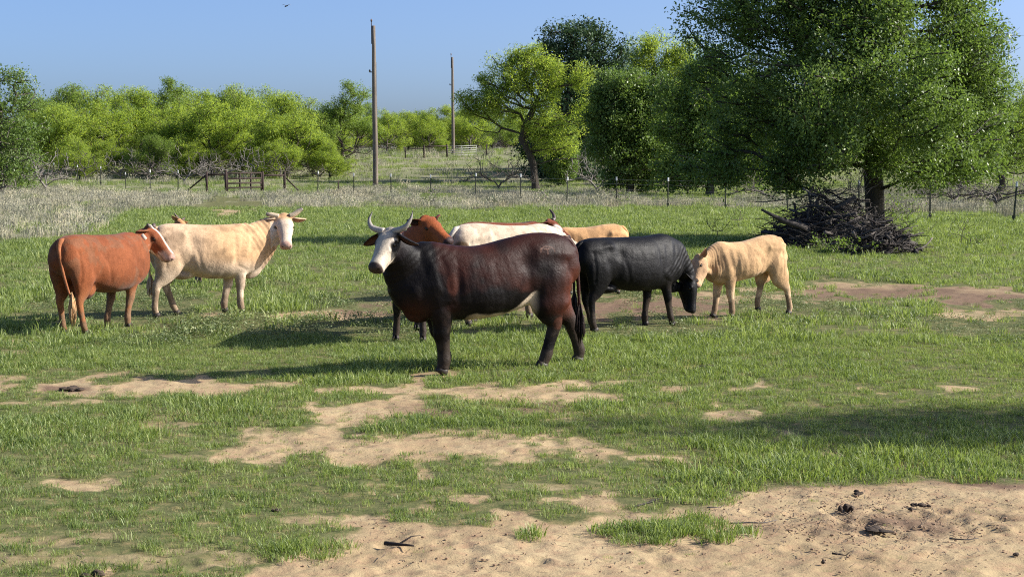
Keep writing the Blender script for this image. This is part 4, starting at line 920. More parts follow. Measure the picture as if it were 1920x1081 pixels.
    tree_px('mesquite_tree', 'tall pale lime tree rising between the evergreen and the big tree', 135, 1235, [(1215, 100, 50, 38), (1190, 130, 46, 40), (1250, 110, 50, 45), (1285, 120, 40, 40), (1180, 110, 30, 25), (1270, 90, 40, 30), (1240, 190, 55, 45), (1230, 250, 60, 50), (1290, 150, 40, 50), (1225, 75, 30, 18), (1250, 300, 55, 30), (1260, 170, 60, 50), (1290, 220, 60, 50), (1200, 160, 50, 50)],
            [(1240, 320), (1240, 280), (1236, 240), (1232, 200), (1230, 160), (1225, 130)], .20, 950, 46, .85, .24, M_mesq, M_bark2, 25, asp=.26, shell=.6, hang=.3, gap=.15, step=.9, tip=.014)
    tree_px('mesquite_tree', 'lime green tree showing past the right side of the big tree', 80, 1860, [(1870, 200, 60, 50), (1900, 260, 60, 40), (1840, 170, 50, 40), (1930, 220, 50, 60), (1880, 140, 20, 14), (1820, 240, 50, 50), (1960, 280, 60, 50), (1900, 300, 80, 30), (1850, 280, 60, 40), (1860, 230, 60, 50)],
            [(1880, 345), (1876, 320), (1885, 300), (1900, 270), (1895, 230)], .16, 520, 44, .50, .13, M_mesq2, M_bark, 26, asp=.3, shell=.6, hang=.3, gap=.22, step=.6, tip=.012)
    tree_px('mesquite_tree', 'yellow-green tree glimpsed low between the big tree and the right edge', 96, 1800, [(1780, 300, 60, 30), (1830, 290, 50, 40), (1740, 310, 50, 25), (1690, 300, 60, 30), (1880, 300, 60, 40)],
            [(1800, 345), (1800, 330), (1795, 310)], .14, 260, 40, .55, .15, M_mesq2, M_bark, 27, asp=.3, hang=.3, step=.6, tip=.014)
    fill = [o for o in col.objects if o.name.startswith('oak_tree')]
    for i, (px, d, k, sc, lab) in enumerate(((1150, 142, 1, 1.18, 'dark green treetop behind the rounded tree, left side'), (1275, 138, 2, 1.22, 'dark green tree filling the gap between the rounded tree and the big tree'), (1048, 118, 1, .66, 'dark bushy growth right behind the trunk of the leaning tree'), (1090, 150, 2, 1.05, 'low dark tree behind the leaning tree and the evergreen'), (1420, 120, 1, 1.05, 'green tree hidden behind the left limbs of the big tree'), (1800, 112, 2, .9, 'green tree behind the right side of the big tree'))):
        b = at(px, 300, d); copy_tree(fill[k], (b.x, d, tz(b.x, d)), 1.3 + i * 1.9, sc, lab, 'trees behind the fence')
    # left edge tree
    tree_px('oak_tree', 'mid green leafy tree cut by the left edge of the photo', 92, 8, [(15, 180, 60, 45), (-20, 240, 80, 60), (40, 250, 48, 60), (30, 310, 50, 40), (0, 310, 50, 40), (-60, 200, 70, 60), (50, 160, 20, 12), (15, 140, 30, 14), (-70, 300, 60, 50)],
            [(-8, 350), (-8, 320), (-5, 280), (0, 240), (0, 200)], .20, 560, 46, .55, .15, leafmat('elm_leaf', (.085, .160, .035), (.125, .205, .045), (.19, .26, .07), .4, .45, .4, .4), M_bark2, 28, asp=.5, shell=.55, step=.7, tip=.012, gap=.15)
    # --- mesquite band on the left: five shapes, copied
    protos = []
    for k in range(6):
        rng = np.random.default_rng(60 + k); lob = []
        for q in range(9):
            a = q / 9 * 6.283 + rng.uniform(-.3, .3); rr = rng.uniform(1.3, 2.4) * (q > 1); h = rng.uniform(3.6, 5.6) + (1.4 if q < 3 else 0) - .35 * rr
            lob.append((math.cos(a) * rr, math.sin(a) * rr, h, rng.uniform(1.0, 1.7), rng.uniform(1.0, 1.7), rng.uniform(.8, 1.3)))
        for q in range(13):
            a = rng.uniform(0, 6.283); rr = rng.uniform(1.2, 3.3); lob.append((math.cos(a) * rr, math.sin(a) * rr, rng.uniform(1.2, 4.0), rng.uniform(.7, 1.3), 1.1, rng.uniform(.5, 1.1)))
        tr = [(0, 0, -.1), (rng.uniform(-.1, .1), 0, .3), (rng.uniform(-.2, .2), .1, .8), (rng.uniform(-.35, .35), .1, 1.5), (rng.uniform(-.5, .5), .1, 2.3)]
        bare = [(rng.uniform(-3.2, 3.2), rng.uniform(-2.8, 2.8), rng.uniform(.6, 3.4)) for _ in range(130)]
        r = make_tree('mesquite_tree', '', 'tree', (0, 0, 0), lob, tr, .15, 700, 40, .60, .22, M_mesq if k < 4 else M_mesq2, M_bark2 if k % 2 else M_bark, 70 + k, asp=.24, shell=.5, hang=.4, gap=.26, step=.7, bare=bare, tip=.014)
        protos.append(r)
    G1 = 'lime green mesquite trees along the rise behind the gate'; G2 = 'distant trees along the horizon'
    row = [  # photo x of trunk, distance, scale, variant, label
        (110, 140, 1.02, 0, 'lime green tree next to the leafy tree at the left edge'), (185, 146, 1.10, 1, 'second lime green tree from the left, dark trunk, above the white-tipped fence posts'),
        (262, 150, 1.05, 2, 'lime green tree with a dark shaded hollow left of the gate'), (330, 144, .98, 3, 'lime green tree with sprawling grey limbs left of the gate'),
        (398, 140, 1.08, 0, 'lime green tree directly behind the left gate post'), (455, 148, 1.12, 1, 'tallest of the lime green trees, right behind the gate'),
        (540, 138, 1.00, 2, 'lime green tree with several dark stems at the right end of the grove'), (60, 155, 1.05, 5, 'deeper green tree low behind the left edge tree'),
        (140, 172, 1.22, 5, 'darker treetop showing over the grove at its left end'), (230, 176, 1.18, 3, 'treetop showing over the grove, second from the left'), (300, 170, 1.16, 4, 'deeper green treetop over the middle of the grove'),
        (375, 178, 1.22, 0, 'treetop over the grove above the left brace of the gate'), (430, 172, 1.15, 5, 'deeper green treetop over the grove above the gate'), (505, 176, 1.20, 3, 'treetop over the grove just right of the gate'),
        (575, 160, .92, 1, 'small lime green tree at the right end of the grove'), (640, 158, 1.12, 4, 'grey-green open tree left of the near utility pole')]
    first = {}
    for i, (px, d, sc, k, lab) in enumerate(row):
        b = at(px, 300, d); rz = (i * 2.399) % 6.28; loc = (b.x, d, tz(b.x, d) - .05); s3 = (sc * 1.04, sc * 1.04, sc * .97)
        if k not in first:
            first[k] = protos[k]; o = protos[k]; o.location = loc; o.rotation_euler = (0, 0, rz); o.scale = s3; o['label'] = lab; o['group'] = G1
        else: copy_tree(protos[k], loc, rz, s3, lab, G1)
    rowb = [(600, 205, .80, 0, 'far lime bush left of the near utility pole'), (625, 190, .75, 1, 'far bush at the foot of the grey-green tree'), (672, 215, .86, 2, 'far lime green tree just left of the near utility pole'), (725, 210, .84, 3, 'far lime green tree just right of the near utility pole'),
            (765, 220, .88, 0, 'far lime green tree midway between the two utility poles'), (805, 214, .80, 1, 'far lime green tree above the far fence rail'), (838, 222, .86, 2, 'far lime green tree right behind the far utility pole'), (880, 218, .84, 3, 'far lime green tree right of the far utility pole'),
            (925, 224, .90, 5, 'far tree seen under the limbs of the leaning tree'), (700, 260, 1.0, 4, 'farthest dark treetop right of the near utility pole'), (785, 270, 1.0, 5, 'farthest dark treetop between the utility poles'), (865, 262, .98, 5, 'farthest dark treetop right of the far utility pole'),
            (830, 196, .30, 0, 'small round lime bush in front of the far gate'), (970, 230, .95, 0, 'far lime tree behind the leaning tree'), (1290, 200, .95, 1, 'far lime tree behind the dark green tree'), (1400, 190, 1.0, 2, 'far lime tree behind the left side of the big tree'),
            (1480, 200, 1.0, 3, 'far lime tree hidden behind the big tree'), (1850, 150, 1.0, 0, 'lime tree far behind the right edge of the big tree'), (1930, 140, 1.05, 1, 'lime tree far behind at the right edge of the photo')]
    for i, (px, d, sc, k, lab) in enumerate(rowb):
        b = at(px, 300, d); copy_tree(protos[k], (b.x, d, tz(b.x, d) - .05), (i * 1.7) % 6.28, sc, lab, G2 if d > 198 else 'trees behind the fence')
    # low growth and bare thickets between the grove trees
    for i, px in enumerate((150, 205, 285, 318, 365, 440, 480, 520, 585, 620)):
        d = 133 + (i * 7) % 12; b = at(px, 300, d); copy_tree(protos[(i * 2 + 1) % 6], (b.x, d, tz(b.x, d) - .1), i * 2.1, (.62, .62, .46 + .05 * (i % 3)), 'low lime green bush ' + ['just right of the left edge tree, beyond the fence', 'between the second and third fence posts from the left', 'right behind the fourth white-tipped fence post from the left', 'between the last two fence posts left of the gate', 'above the diagonal brace left of the gate', 'behind the left half of the gate', 'behind the right half of the gate', 'behind the rail right of the gate', 'just right of the diagonal brace right of the gate', 'behind the first fence post right of the gate'][i], 'lime green bushes at the foot of the grove')
    # distant wood, one mass
    rng = np.random.default_rng(4); n = 620; x = rng.uniform(-260, 260, n); y = rng.uniform(265, 420, n); x, y = x[(np.abs(x) > 0)], y
    o = scatter('far_wood', np.c_[x, y], np.c_[np.ones(n) * 1.1, np.ones(n) * 1.1, rng.uniform(.8, 1.15, n)], np.c_[x * 0, x * 0, rng.uniform(0, 6.28, n)], [protos[k].children[j].data for k in (4, 5, 0) for j in (1,)], rng.integers(0, 3, n), label='low far wood closing the view along the horizon', cat='wood')
    # tree out of frame on the right whose shadow falls across the foreground grass
    rng = np.random.default_rng(3)
    lob = [(0, 0, 6.2, 3.0, 1.3, 2.0), (-1.3, .2, 7.4, 2.0, .8, 1.1), (1.0, -.4, 5.0, 2.4, 1.6, 1.6), (.4, .5, 7.0, 1.8, 1.1, 1.3)]
    gx, gy = G(1950, 800); sx = gx + 12.1
    make_tree('oak_tree', 'leafy tree standing outside the right edge of the photo, shading the foreground grass', 'tree', (sx, gy + .4, 0), lob, [(0, 0, -.1), (0, 0, 1), (0, 0, 2.4), (.1, 0, 3.6), (.1, 0, 5)], .2, 520, 40, .45, .11, M_oak, M_bark, 81, asp=.5, step=.5)
    # leafless shrubs
    def dead_shrub(label, px, d, w, h, seed, n=70, mat=M_twig, name='dead_shrub', leaf=None, stems=5):
        rng = np.random.default_rng(seed); b = at(px, 300, d); T = []
        for _ in range(n):
            a = rng.uniform(0, 6.283); r = rng.uniform(.2, 1) ** .6 * w; T.append(np.array([math.cos(a) * r, math.sin(a) * r, h * (1 - .55 * (r / w) ** 2) * rng.uniform(.35, 1)]))
        nodes, par = skeleton(rng, [(0, 0, -.05), (0, 0, .04), (.02, 0, .12), (0, .02, .25)], T, .35, jit=.25)
        root = empty(name, label, 'shrub', (b.x, d, tz(b.x, d)), 0, 'leafless shrubs'); link('stems', branches_mesh('stems', nodes, par, .07, .010, 3, mat, sides=(5, 4, 3)), root)
        if leaf: link('leaves', leaves_mesh('leaves', rng, np.array(T), leaf[0], leaf[1], leaf[2], leaf[3], .5), root)
    dead_shrub('tangled grey leafless shrub under the tree at the left edge', 30, 100, 1.9, 3.2, 101, 150)
    dead_shrub('grey leafless shrub with upright stems right of the left edge tree', 85, 98, 1.9, 3.4, 102, 170)
    dead_shrub('low grey bush in front of the left edge shrubs', -10, 92, 1.5, 1.8, 103, 90)
    dead_shrub('sprawling grey leafless shrub left of the gate', 345, 126, 2.6, 2.6, 104, 150)
    dead_shrub('dark leafless shrub right behind the gate', 420, 128, 2.2, 2.8, 105, 130)
    dead_shrub('arching leafless bush at the foot of the leaning tree', 935, 112, 2.9, 3.0, 106, 190, M_bark2)
    dead_shrub('leafless tangle between the evergreen and the rounded tree', 1120, 104, 2.2, 3.4, 107, 170, M_twig)
    dead_shrub('grey thicket behind the right fence post', 1870, 72, 2.4, 1.9, 108, 200, M_bark2, leaf=(4, .2, .05, M_mesq2))
    dead_shrub('grey thicket seen under the right side of the big tree', 1790, 76, 2.2, 1.7, 109, 170, M_bark2)
    dead_shrub('brown thicket behind the fence near the big tree', 1450, 84, 2.6, 1.8, 110, 150, M_bark2, leaf=(5, .25, .06, M_mesq2))
    dead_shrub('grey twiggy thicket behind the low oak leaves', 1290, 96, 2.0, 2.2, 111, 120, M_bark2)
    for i, (px, d, w, h) in enumerate(((160, 131, 2.0, 2.8), (225, 134, 2.2, 3.4), (275, 130, 1.8, 2.6), (312, 136, 2.4, 3.6), (385, 130, 2.0, 3.0), (470, 132, 2.2, 3.2), (525, 131, 1.7, 2.6), (600, 137, 1.6, 2.2))):
        dead_shrub('grey twiggy thicket ' + ['behind the leftmost fence posts, under the grove', 'behind the third fence post from the left, under the grove', 'behind the fourth fence post from the left, under the grove', 'between the two fence posts nearest the gate on its left', 'under the grove above the brace left of the gate', 'under the grove right behind the gate bars', 'under the grove behind the rail right of the gate', 'at the grove end, beside the first post right of the gate'][i], px, d, w * .75, h, 120 + i, 120, M_twig if i % 2 else M_bark2)
    # leafy saplings and weeds
    M_sap = leafmat('sapling_leaf', (.10, .19, .03), (.15, .24, .04), (.20, .27, .06), .4, .45, 1.0)
    def sapling(label, px, py, h, w, seed, nl=8, mat=M_sap, size=.07, cat='sapling', name='sapling', n=26, up=0.0):
        rng = np.random.default_rng(seed); x, y = G(px, py); z = tz(x, y)
        T = [np.array([rng.normal() * w * .45, rng.normal() * w * .45, rng.uniform(.25, 1) * h]) for _ in range(n)]
        nodes, par = skeleton(rng, [(0, 0, -.02), (0, 0, h * .15), (.01, 0, h * .3)], T, .12, jit=.1); root = empty(name, label, cat, (x, y, z), 0)
        link('stem', branches_mesh('stem', nodes, par, .012, .003, 3, M_bark2, sides=(5, 4, 3)), root)
        link('leaves', leaves_mesh('leaves', rng, np.array(T), nl, w * .22, size, mat, .5), root)
    sapling('bright green sapling growing at a fence post below the rounded tree', 1162, 386, .95, .55, 201)
    sapling('thin green weedy shoot in the dry grass right of the middle fence posts', 1022, 388, .9, .5, 202, 4)
    sapling('thin olive weed left of the dark prickly clump', 808, 388, .9, .6, 203, 3, M_mesq2)
    sapling('spindly weed standing alone in the grass right of the brush pile', 1802, 458, .75, .35, 204, 4, M_mesq2, .05)
    sapling('small dark weed low in the grass right of the brush pile', 1828, 462, .28, .3, 205, 7, M_oak, .05)
    sapling('green weeds growing up through the right side of the brush pile', 1690, 462, 1.2, .8, 206, 7, M_mesq2, .07, n=40)
    sapling('leafy shoot beside the trunk above the brush pile', 1672, 440, 1.5, .7, 207, 6, M_oak, .07, n=34)
    sapling('yellow-green weed on the far side of the brush pile', 1560, 478, .35, .8, 208, 12, M_sap, .07, n=30)
    sapling('tall thin weed left of the brush pile', 1385, 425, .7, .4, 209, 4, M_mesq2, .05)
    sapling('bare weed stems standing in the tree shade behind the calf', 1345, 445, .55, .5, 210, 1, M_twig, .03)
    # dark spiny clump in the dry grass
    rng = np.random.default_rng(9); x, y = G(927, 386); root = empty('yucca_plant', 'dark spiky clump in the dry grass above the white cow', 'plant', (x, y, tz(x, y)))
    for k in range(26):
        a = rng.uniform(0, 6.28); l = rng.uniform(.3, .6); e = rng.uniform(.5, 1.4); r0 = rng.uniform(0, .35)
        p0 = np.array([math.cos(a) * r0, math.sin(a) * r0 * .6, 0]); d = np.array([math.cos(a) * math.cos(e), math.sin(a) * math.cos(e), math.sin(e)])
        mb = MB(); mb.loft([p0, p0 + d * l * .5, p0 + d * l], [(.035, .010), (.030, .009), (.004, .003)], [-math.sin(a), math.cos(a), 0], 4); mb.build('leaf', M_cedar, root)
build_trees()
# ------------------------------------------------------------------ fence, gates, poles, brush pile, small things
def build_props():
    rng = np.random.default_rng(77)
    M_post = simple('post_steel', (.045, .055, .040), (.10, .10, .075), 6, .8, .2, .01)
    M_tip = simple('post_white_paint', (.70, .70, .68), (.80, .80, .78), 9, .6, .1, .005)
    M_rust = simple('rusty_pipe', (.018, .012, .010), (.05, .030, .022), 7, .8, .3, .01)
    M_wire = simple('wire_galvanised', (.16, .15, .14), (.24, .23, .21), 9, .6, .1, .003)
    M_pole = simple('pole_wood', (.10, .080, .062), (.24, .20, .16), 5, .9, .7, .02, 'Object', (1, 1, .12))
    M_pale = simple('galvanised_gate', (.26, .27, .23), (.36, .36, .32), 8, .5, .1, .005)
    M_cer = simple('insulator_glaze', (.10, .06, .04), (.16, .10, .07), 9, .25, .05, .003)
    def gp(px, d): b = at(px, 300, d); return np.array([b.x, d, tz(b.x, d)])
    # wire fence: T-posts with white tips, five strands
    root = gp(1000, 84); f = empty('wire_fence', 'barbed wire fence on dark steel posts with white tips, running across the pasture', 'fence', tuple(root))
    runs = [[(1903, 55), (1746, 58.5), (1612, 62), (1478, 65.5), (1361, 69), (1253, 72.5), (1157, 76), (1063, 79.5), (976, 83), (891, 86.5), (808, 89.5), (733, 92.5), (663, 95.5), (595, 98), (533, 100)],
            [(387, 95), (333, 101), (281, 107), (235, 113), (188, 119), (145, 125), (100, 131), (40, 139), (-40, 150)], [(1903, 55), (2080, 51.5)]]
    pm = MB(); pm.box((0, 0, .62), (.030, .010, .76)); pm.box((0, -.022, .62), (.010, .018, .76)); pm.box((0, -.012, .16), (.06, .006, .06)); pm = pm.mesh('t_post', M_post, smooth=False)
    tm = MB(); tm.box((0, 0, 0), (.036, .016, .085)); tm.box((0, -.026, 0), (.014, .022, .085)); tm = tm.mesh('white_tip', M_tip, smooth=False)
    for r_i, run in enumerate(runs):
        P = [gp(*q) for q in run]
        for i, (q, p) in enumerate(zip(run, P)):
            if q[0] in (533, 387) or (r_i == 2 and i == 0): continue
            o = link('t_post', pm, f, tuple(p - root + [0, 0, rng.uniform(-.06, .06)])); o.rotation_euler = (rng.normal() * .02, rng.normal() * .025, rng.uniform(-.4, .4))
            if q[0] in (634,): continue
            t = link('post_tip', tm, o, (0, 0, 1.30 if q[0] not in (891, 976) else 1.31))
            if q[0] == 976: t.data = t.data
        for h in (.25, .52, .78, 1.02, 1.24):
            mb = MB(); pts = []
            for a, b in zip(P[:-1], P[1:]):
                for u in (0, .33, .66): pts.append(a * (1 - u) + b * u + [0, 0, h - .03 * math.sin(u * 3.14)])
            pts.append(P[-1] + [0, 0, h]); mb.tube(np.array(pts) - root, .0045, 4, 1); mb.build('wire', M_wire, f)
    # short wooden-looking post and braces
    mb = MB(); p = gp(634, 97); mb.tube([(0, 0, -.1), (0, 0, .85)], .045, 8); mb.build('line_post', M_rust, f, tuple(p - root))
    # brace assemblies beside the gate and the gate itself
    q = {k: gp(*v) for k, v in dict(a=(387, 95), b=(423, 95.2), c=(492, 98.5), d=(533, 100)).items()}
    g0 = q['b']
    br = empty('corner_brace', 'dark pipe fence brace with a diagonal leg at the left side of the gate', 'fence brace', tuple(q['a']))
    def post(parent, P0, base, h, r=.065): mb = MB(); mb.tube([(0, 0, -.2), (0, 0, h)], r, 10); mb.blob((0, 0, h), (r, r, r * .5)); return mb.build('post', M_rust, parent, tuple(np.array(P0) - base))
    def bar(name, parent, A, B, base, r, mat): mb = MB(); mb.tube([np.array(A) - base, np.array(B) - base], r, 8); return mb.build(name, mat, parent)
    post(br, q['a'], q['a'], 1.25, .075); post(br, q['b'] , q['a'], 1.38, .08); bar('rail', br, q['a'] + [0, 0, 1.12], q['b'] + [0, 0, 1.12], q['a'], .045, M_rust)
    foot = gp(346, 96.5); bar('diagonal_brace', br, q['a'] + [0, 0, 1.1], foot + [0, 0, .02], q['a'], .045, M_rust)
    br2 = empty('corner_brace', 'dark pipe fence brace with a diagonal leg at the right side of the gate', 'fence brace', tuple(q['d']))
    post(br2, q['d'], q['d'], 1.30, .08); post(br2, q['c'], q['d'], 1.30, .08); bar('rail', br2, q['c'] + [0, 0, 1.08], q['d'] + [0, 0, 1.08], q['d'], .05, M_rust)
    foot = gp(562, 100.5); bar('diagonal_brace', br2, q['d'] + [0, 0, 1.0], foot + [0, 0, .02], q['d'], .045, M_rust)
    gt = empty('pipe_gate', 'dark five-bar pipe gate hung between the two braces at left', 'gate', tuple(g0))
    A = q['b'] + (q['c'] - q['b']) * .04; B = q['b'] + (q['c'] - q['b']) * .96; A[2] = B[2] = (A[2] + B[2]) / 2
    for h in (.10, .35, .62, .90, 1.22): bar('gate_rail', gt, A + [0, 0, h], B + [0, 0, h], g0, .048, M_rust)
    for u in (0, .36, .68, 1): bar('gate_upright', gt, A * (1 - u) + B * u + [0, 0, .08], A * (1 - u) + B * u + [0, 0, 1.24], g0, .050, M_rust)
    # far gate and rails near the second pole
    a0, a1, a2, a3 = gp(795, 178), gp(838, 180), gp(893, 182), gp(912, 184)
    rf = empty('rail_fence', 'far dark pipe rail fence left of the pale gate on the rise', 'fence', tuple(a0)); post(rf, a0, a0, 1.4, .09); post(rf, a1, a0, 1.4, .09); post(rf, gp(760, 178), a0, 1.2, .07)
    bar('rail', rf, a0 + [0, 0, 1.25], a1 + [0, 0, 1.25], a0, .055, M_rust); bar('rail', rf, gp(760, 178) + [0, 0, 1.0], a0 + [0, 0, 1.0], a0, .04, M_rust)
    g2 = empty('pipe_gate', 'far pale metal gate on the rise right behind the far utility pole', 'gate', tuple(a1))
    for h in (.2, .45, .7, .95, 1.2): bar('gate_rail', g2, a1 + [.1, 0, h], a2 + [0, 0, h], a1, .030, M_pale)
    for u in (.03, .5, 1): bar('gate_upright', g2, a1 * (1 - u) + a2 * u + [0, 0, .15], a1 * (1 - u) + a2 * u + [0, 0, 1.25], a1, .035, M_pale)
    post(g2, a3, a1, 1.3, .08)
    # utility poles
    for px, d, h, lab in ((703.5, 116, 11.6, 'tall bare wooden utility pole, the nearer of the two'), (849.5, 193, 11.6, 'bare wooden utility pole farther off, right of the nearer one')):
        b = gp(px, d); u = empty('utility_pole', lab, 'utility pole', tuple(b)); mb = MB(); lean = -.05
        mb.tube([(0, 0, -.3), (.02, 0, 2), (lean * .4, 0, 5), (lean * .8, 0, 8.5), (lean, 0, h)], [.200, .190, .172, .150, .125], 14, 2); mb.build('shaft', M_pole, u)
        mb = MB(); mb.tube([(lean - .15, 0, h - 1.3), (lean - .155, 0, h + .32)], .030, 6); mb.build('top_pin', M_rust, u)
        mb = MB(); mb.loft([(lean - .155, 0, h + .28), (lean - .155, 0, h + .34), (lean - .155, 0, h + .42), (lean - .155, 0, h + .48)], [.05, .075, .06, .03], [0, 1, 0], 10); mb.build('insulator', M_cer, u)
        mb = MB(); mb.box((lean - .20, 0, h - 3.3), (.12, .03, .035)); mb.build('side_bracket', M_rust, u, smooth=False)
        mb = MB(); mb.loft([(lean - .30, 0, h - 3.3), (lean - .30, 0, h - 3.2), (lean - .30, 0, h - 3.12)], [.05, .07, .03], [0, 1, 0], 8); mb.build('insulator', M_cer, u)
        mb = MB(); mb.tube([(lean * .3 + .19, -.03, .2), (.18, -.03, 3), (.14, -.03, 9)], .012, 5); mb.build('ground_wire', M_wire, u)
        for k in range(5): mb = MB(); mb.box((.02 - .01 * k, -.185 + .006 * k, 1.5 + k * .5), (.05, .012, .035)); mb.build('pole_band', M_wire, u, smooth=False)
    # brush pile
    M_st = [simple('dead_branch', (.030, .026, .023), (.085, .073, .063), 9, .9, .6, .02), simple('dead_branch_grey', (.075, .062, .055), (.20, .17, .145), 8, .9, .5, .02), simple('dead_branch_dark', (.016, .012, .011), (.045, .034, .03), 9, .9, .6, .02)]
    c1 = gp(1562, 40.3); c2 = gp(1643, 37.3); c3 = gp(1512, 40.0)
    bp = empty('brush_pile', 'big heap of dead dark branches and brush at the foot of the big tree', 'brush pile', tuple(c1))
    variants = []
    for k in range(24):
        L = 1.0; pts = [np.zeros(3)]
        a = rng.normal(size=3) * .10
        for j in range(1, 4): pts.append(np.array([j / 3 * L, rng.normal() * .06, rng.normal() * .06]))
        r0 = rng.uniform(.022, .055); mb = MB(); mb.tube(pts, [r0, r0 * .85, r0 * .65, r0 * .28], 5, 1)
        if k % 2: q_ = pts[2]; mb.tube([q_, q_ + [.18, .14, .08], q_ + [.33, .22, .18]], [r0 * .45, r0 * .3, .003], 3, 1, cap=False)
        variants.append(mb.mesh('branch', M_st[k % 3 if k % 5 else 0], smooth=True))
    def mound(n, c, rx, ry, h, lr=(.5, 1.5), obj=True, mb=None):
        for k in range(n):
            a = rng.uniform(0, 6.283); r = rng.uniform() ** .5; z = h * (1 - r ** 1.7) * (rng.uniform() ** .35) + rng.uniform(0, .10)
            p = np.array([math.cos(a) * r * rx, math.sin(a) * r * ry, z]); L = rng.uniform(*lr)
            yaw = rng.uniform(0, 6.283) if rng.uniform() < .5 else a + rng.choice([-1.57, 1.57]) + rng.normal() * .5
            pit = rng.normal() * .30 + (.15 if rng.uniform() < .1 else 0); 
            d = np.array([math.cos(yaw) * math.cos(pit), math.sin(yaw) * math.cos(pit), math.sin(pit)])
            if obj:
                o = link('branch', variants[rng.integers(0, 24)], bp); s0 = p - d * L / 2; s0[2] = max(s0[2], .03)
                o.location = tuple(c - c1 + s0); o.rotation_euler = (rng.uniform(0, 6.28), -pit, yaw); tk = rng.uniform(.6, 1.25); o.scale = (L, tk, tk)
            else:
                e = p + d * L / 2; s0 = p - d * L / 2; s0[2] = max(s0[2], 0); m = (s0 + e) / 2 + rng.normal(size=3) * .08 * L
                mb.tube(np.array([s0, m, e]) + (c - c1), [rng.uniform(.006, .014), .008, .003], 3, 1, cap=False)
    mound(140, c1, 1.55, 1.5, 1.30); mound(95, c2, .88, .9, .72, (.4, 1.2)); mound(45, c3, .85, .9, .85, (.5, 1.3))
    for (xa, ya, xb, yb, d, r) in ((1428, 393, 1512, 428, 38.6, .075), (1400, 377, 1470, 374, 41, .016), (1470, 374, 1530, 360, 41, .018), (1600, 350, 1560, 300 + 68, 40, .018), (1535, 368, 1505, 352, 39.5, .02), (1560, 480, 1620, 440, 37.4, .04), (1725, 466, 1748, 446, 36.6, .02), (1640, 487, 1672, 470, 36.2, .05)):
        A = np.array(at(xa, ya, d)); B = np.array(at(xb, yb, d + .4)); m = (A + B) / 2 + np.array([0, 0, -.04]); mb = MB(); mb.tube(np.array([A, m, B]) - c1, [r * .35, r * .8, r], 8, 3); mb.build('branch', M_st[1 if r < .06 else 0], bp)
    mb = MB(); mound(520, c1, 1.8, 1.6, 1.45, (.4, 1.6), False, mb); mound(340, c2, 1.0, 1.0, .78, (.3, 1.1), False, mb); mound(220, c3, 1.2, 1.1, 1.0, (.4, 1.3), False, mb)
    o = mb.build('twigs', M_st[0], bp); o['kind'] = 'stuff'
    mb = MB()
    for k in range(34):
        a = at(rng.uniform(1590, 1625), rng.uniform(352, 362), 40); b = np.array(a) + [rng.normal() * .2, 0, rng.uniform(.25, .6)]; mb.tube(np.array([a, (np.array(a) + b) / 2 + rng.normal(size=3) * .04, b]) - c1, [.006, .005, .002], 3, 1, cap=False)
    o = mb.build('dry_stems', M_st[1], bp); o['kind'] = 'stuff'
    # dung, sticks and clods on the bare soil
    M_dung = simple('dry_dung', (.028, .020, .015), (.085, .060, .042), 24, .95, .8, .01)
    def clod(label, px, py, w, h, seed, cat='dung', name='dung_pat', mat=M_dung):
        r = np.random.default_rng(seed); x, y = G(px, py); mb = MB()
        for k in range(7): mb.blob((r.normal() * w * .35, r.normal() * w * .30, h * r.uniform(.1, .5)), (w * r.uniform(.2, .45), w * r.uniform(.2, .4), h * r.uniform(.3, .6)), nu=9, nv=6)
        mb.V = [v + (fbm(v[:, 0] * 40 + k, v[:, 1] * 40 + v[:, 2] * 30, seed, 2)[:, None] - .5) * h * .5 for k, v in enumerate(mb.V)]
        o = mb.build(name, mat, None, (x, y, tz(x, y) + .002)); tag(o, label, cat)
    clod('largest dark dung clod on the bare soil at lower right', 1592, 960, .065, .038, 1)
    clod('small round dark clod right of the largest one', 1708, 957, .025, .018, 2)
    clod('dark clump of dung further right on the bare soil', 1728, 949, .05, .022, 3)
    clod('flat dark scatter of dung below the largest clod', 1640, 994, .11, .018, 4)
    clod('pale-edged clod near the grass edge at lower right', 1612, 930, .05, .025, 5)
    clod('dark cow pat in the sand at the left edge of the photo', 122, 728, .16, .03, 6)
    clod('dark cow pat in the sand, right part of the left edge pair', 150, 730, .10, .025, 7)
    clod('dark dung pat lying in the grass right of the horned cow', 1325, 690, .14, .03, 8)
    clod('small dark clod near the bottom right corner', 1544, 1065, .02, .014, 9)
    clod('dark clod at the right edge of the photo', 1905, 1043, .03, .016, 10)
    clod('dark clod at the bottom left in the thin grass', 180, 1078, .07, .03, 11)
    clod('dark clod in the grass by the big sand patch', 520, 956, .04, .02, 12)
    def stick(label, pts, r, seed):
        rr = np.random.default_rng(seed); P = [np.array([*G(px, py), 0]) for px, py in pts]; P = [p + [0, 0, tz(p[0], p[1]) + r * .9 + rr.uniform(0, r)] for p in P]; base = P[0].copy(); mb = MB()
        mb.tube(np.array(P) - base, np.linspace(r, r * .4, len(P)), 7, 3)
        m = P[len(P) // 2]; mb.tube(np.array([m, m + [r * 5, r * 6, r * 2], m + [r * 9, r * 8, r * 2]]) - base, [r * .5, r * .35, r * .1], 5, 1)
        o = mb.build('stick', M_st[seed % 3], None, tuple(base)); tag(o, label, 'stick')
    stick('short dark stick lying on the bare soil at bottom centre', [(722, 1026), (748, 1030), (776, 1033)], .013, 20)
    stick('long thin crooked twig on the sand below the grass tufts', [(1368, 984), (1400, 982), (1430, 985), (1456, 982)], .006, 22)
    stick('pale twig at the grass edge, lower middle', [(1190, 955), (1215, 948), (1240, 940)], .006, 21)
    stick('small twig on the sand between the tufts', [(1325, 957), (1350, 958)], .005, 22)
    stick('dark twig near the bottom right on the sand', [(1560, 1046), (1586, 1049)], .006, 23)
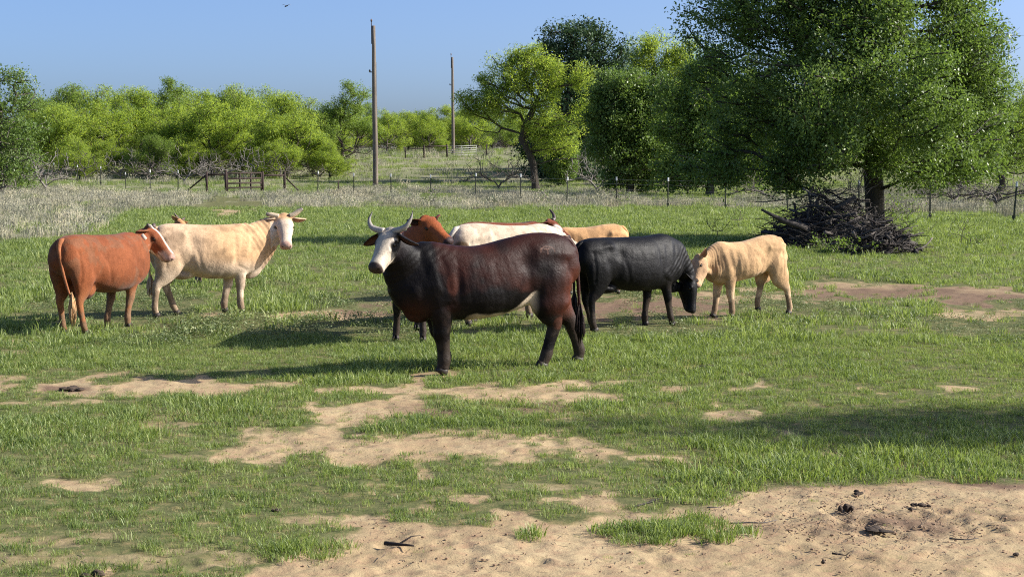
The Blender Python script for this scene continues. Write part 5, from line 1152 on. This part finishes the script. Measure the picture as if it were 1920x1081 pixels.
    stick('thin twig on the sand by the right edge', [(1780, 1012), (1812, 1015), (1835, 1010)], .005, 24)
    mb = MB(); r = np.random.default_rng(90)
    PX = np.r_[r.normal(1640, 140, 700), r.uniform(300, 1920, 1500)]; PY = np.r_[r.normal(975, 28, 700), r.uniform(715, 1078, 1500)]
    XY = np.array([G(a, b) for a, b in zip(PX, PY)]); GR = masks(XY[:, 0], XY[:, 1])[0]; ZZ = terrain(XY[:, 0], XY[:, 1])
    for k, ((x, y), gr, z_) in enumerate(zip(XY, GR, ZZ)):
        if gr > .5: continue
        s_ = r.uniform(.003, .008) * (1.5 if r.uniform() < .12 else 1); mb.blob((x, y, z_ - .008 * (1 - gr) + s_ * .3), (s_ * r.uniform(.8, 1.6), s_, s_ * .6), nu=5, nv=3)
    o = mb.build('soil_crumbs', simple('soil_crumb', (.16, .10, .065), (.38, .26, .165), 30, .95, .3, .005), smooth=False); tag(o, 'small dark crumbs of soil and dung strewn over the bare ground', 'soil crumbs', kind='stuff')
    mb = MB(); r = np.random.default_rng(91)
    PX = np.r_[r.normal(1620, 180, 600), r.uniform(0, 1920, 900)]; PY = np.r_[r.normal(965, 36, 600), r.uniform(700, 1080, 900)]
    XY = np.array([G(a, b) for a, b in zip(PX, PY)]); GR = masks(XY[:, 0], XY[:, 1])[0]; ZZ = terrain(XY[:, 0], XY[:, 1])
    for (x, y), gr, z0 in zip(XY, GR, ZZ):
        if gr > .8: continue
        a = r.uniform(0, 3.14); l = r.uniform(.006, .035); q = np.array([math.cos(a), math.sin(a), 0]) * l; w_ = np.array([-math.sin(a), math.cos(a), 0]) * r.uniform(.0015, .004)
        mb.add([np.array([x, y, z0 + .004]) - q - w_, np.array([x, y, z0 + .004]) - q + w_, np.array([x, y, z0 + .012]) + q + w_, np.array([x, y, z0 + .012]) + q - w_], [[0, 1, 2, 3]])
    o = mb.build('litter', simple('dead_litter', (.10, .07, .045), (.30, .22, .14), 60, .9, .2, .003, 'World'), smooth=False); tag(o, 'bits of dead grass and twig scattered on the bare soil', 'litter', kind='stuff')
    # bird
    b = at(537, 12, 90); bd = empty('bird', 'tiny dark bird flying high at the top of the sky', 'bird', tuple(b)); mb = MB(); mb.loft([(-.10, 0, -.05), (-.04, 0, 0), (.05, 0, .03), (.10, 0, .05)], [.012, .035, .032, .012], [0, 1, 0], 8); mb.build('body', M_st[2], bd)
    for s_ in (-1, 1): mb = MB(); mb.loft([(0, 0, .02), (s_ * .14, 0, .09), (s_ * .26, .02, .06)], [(.05, .01), (.045, .008), (.01, .004)], [0, 1, 0], 6); mb.build('wing', M_st[1], bd)
build_props()
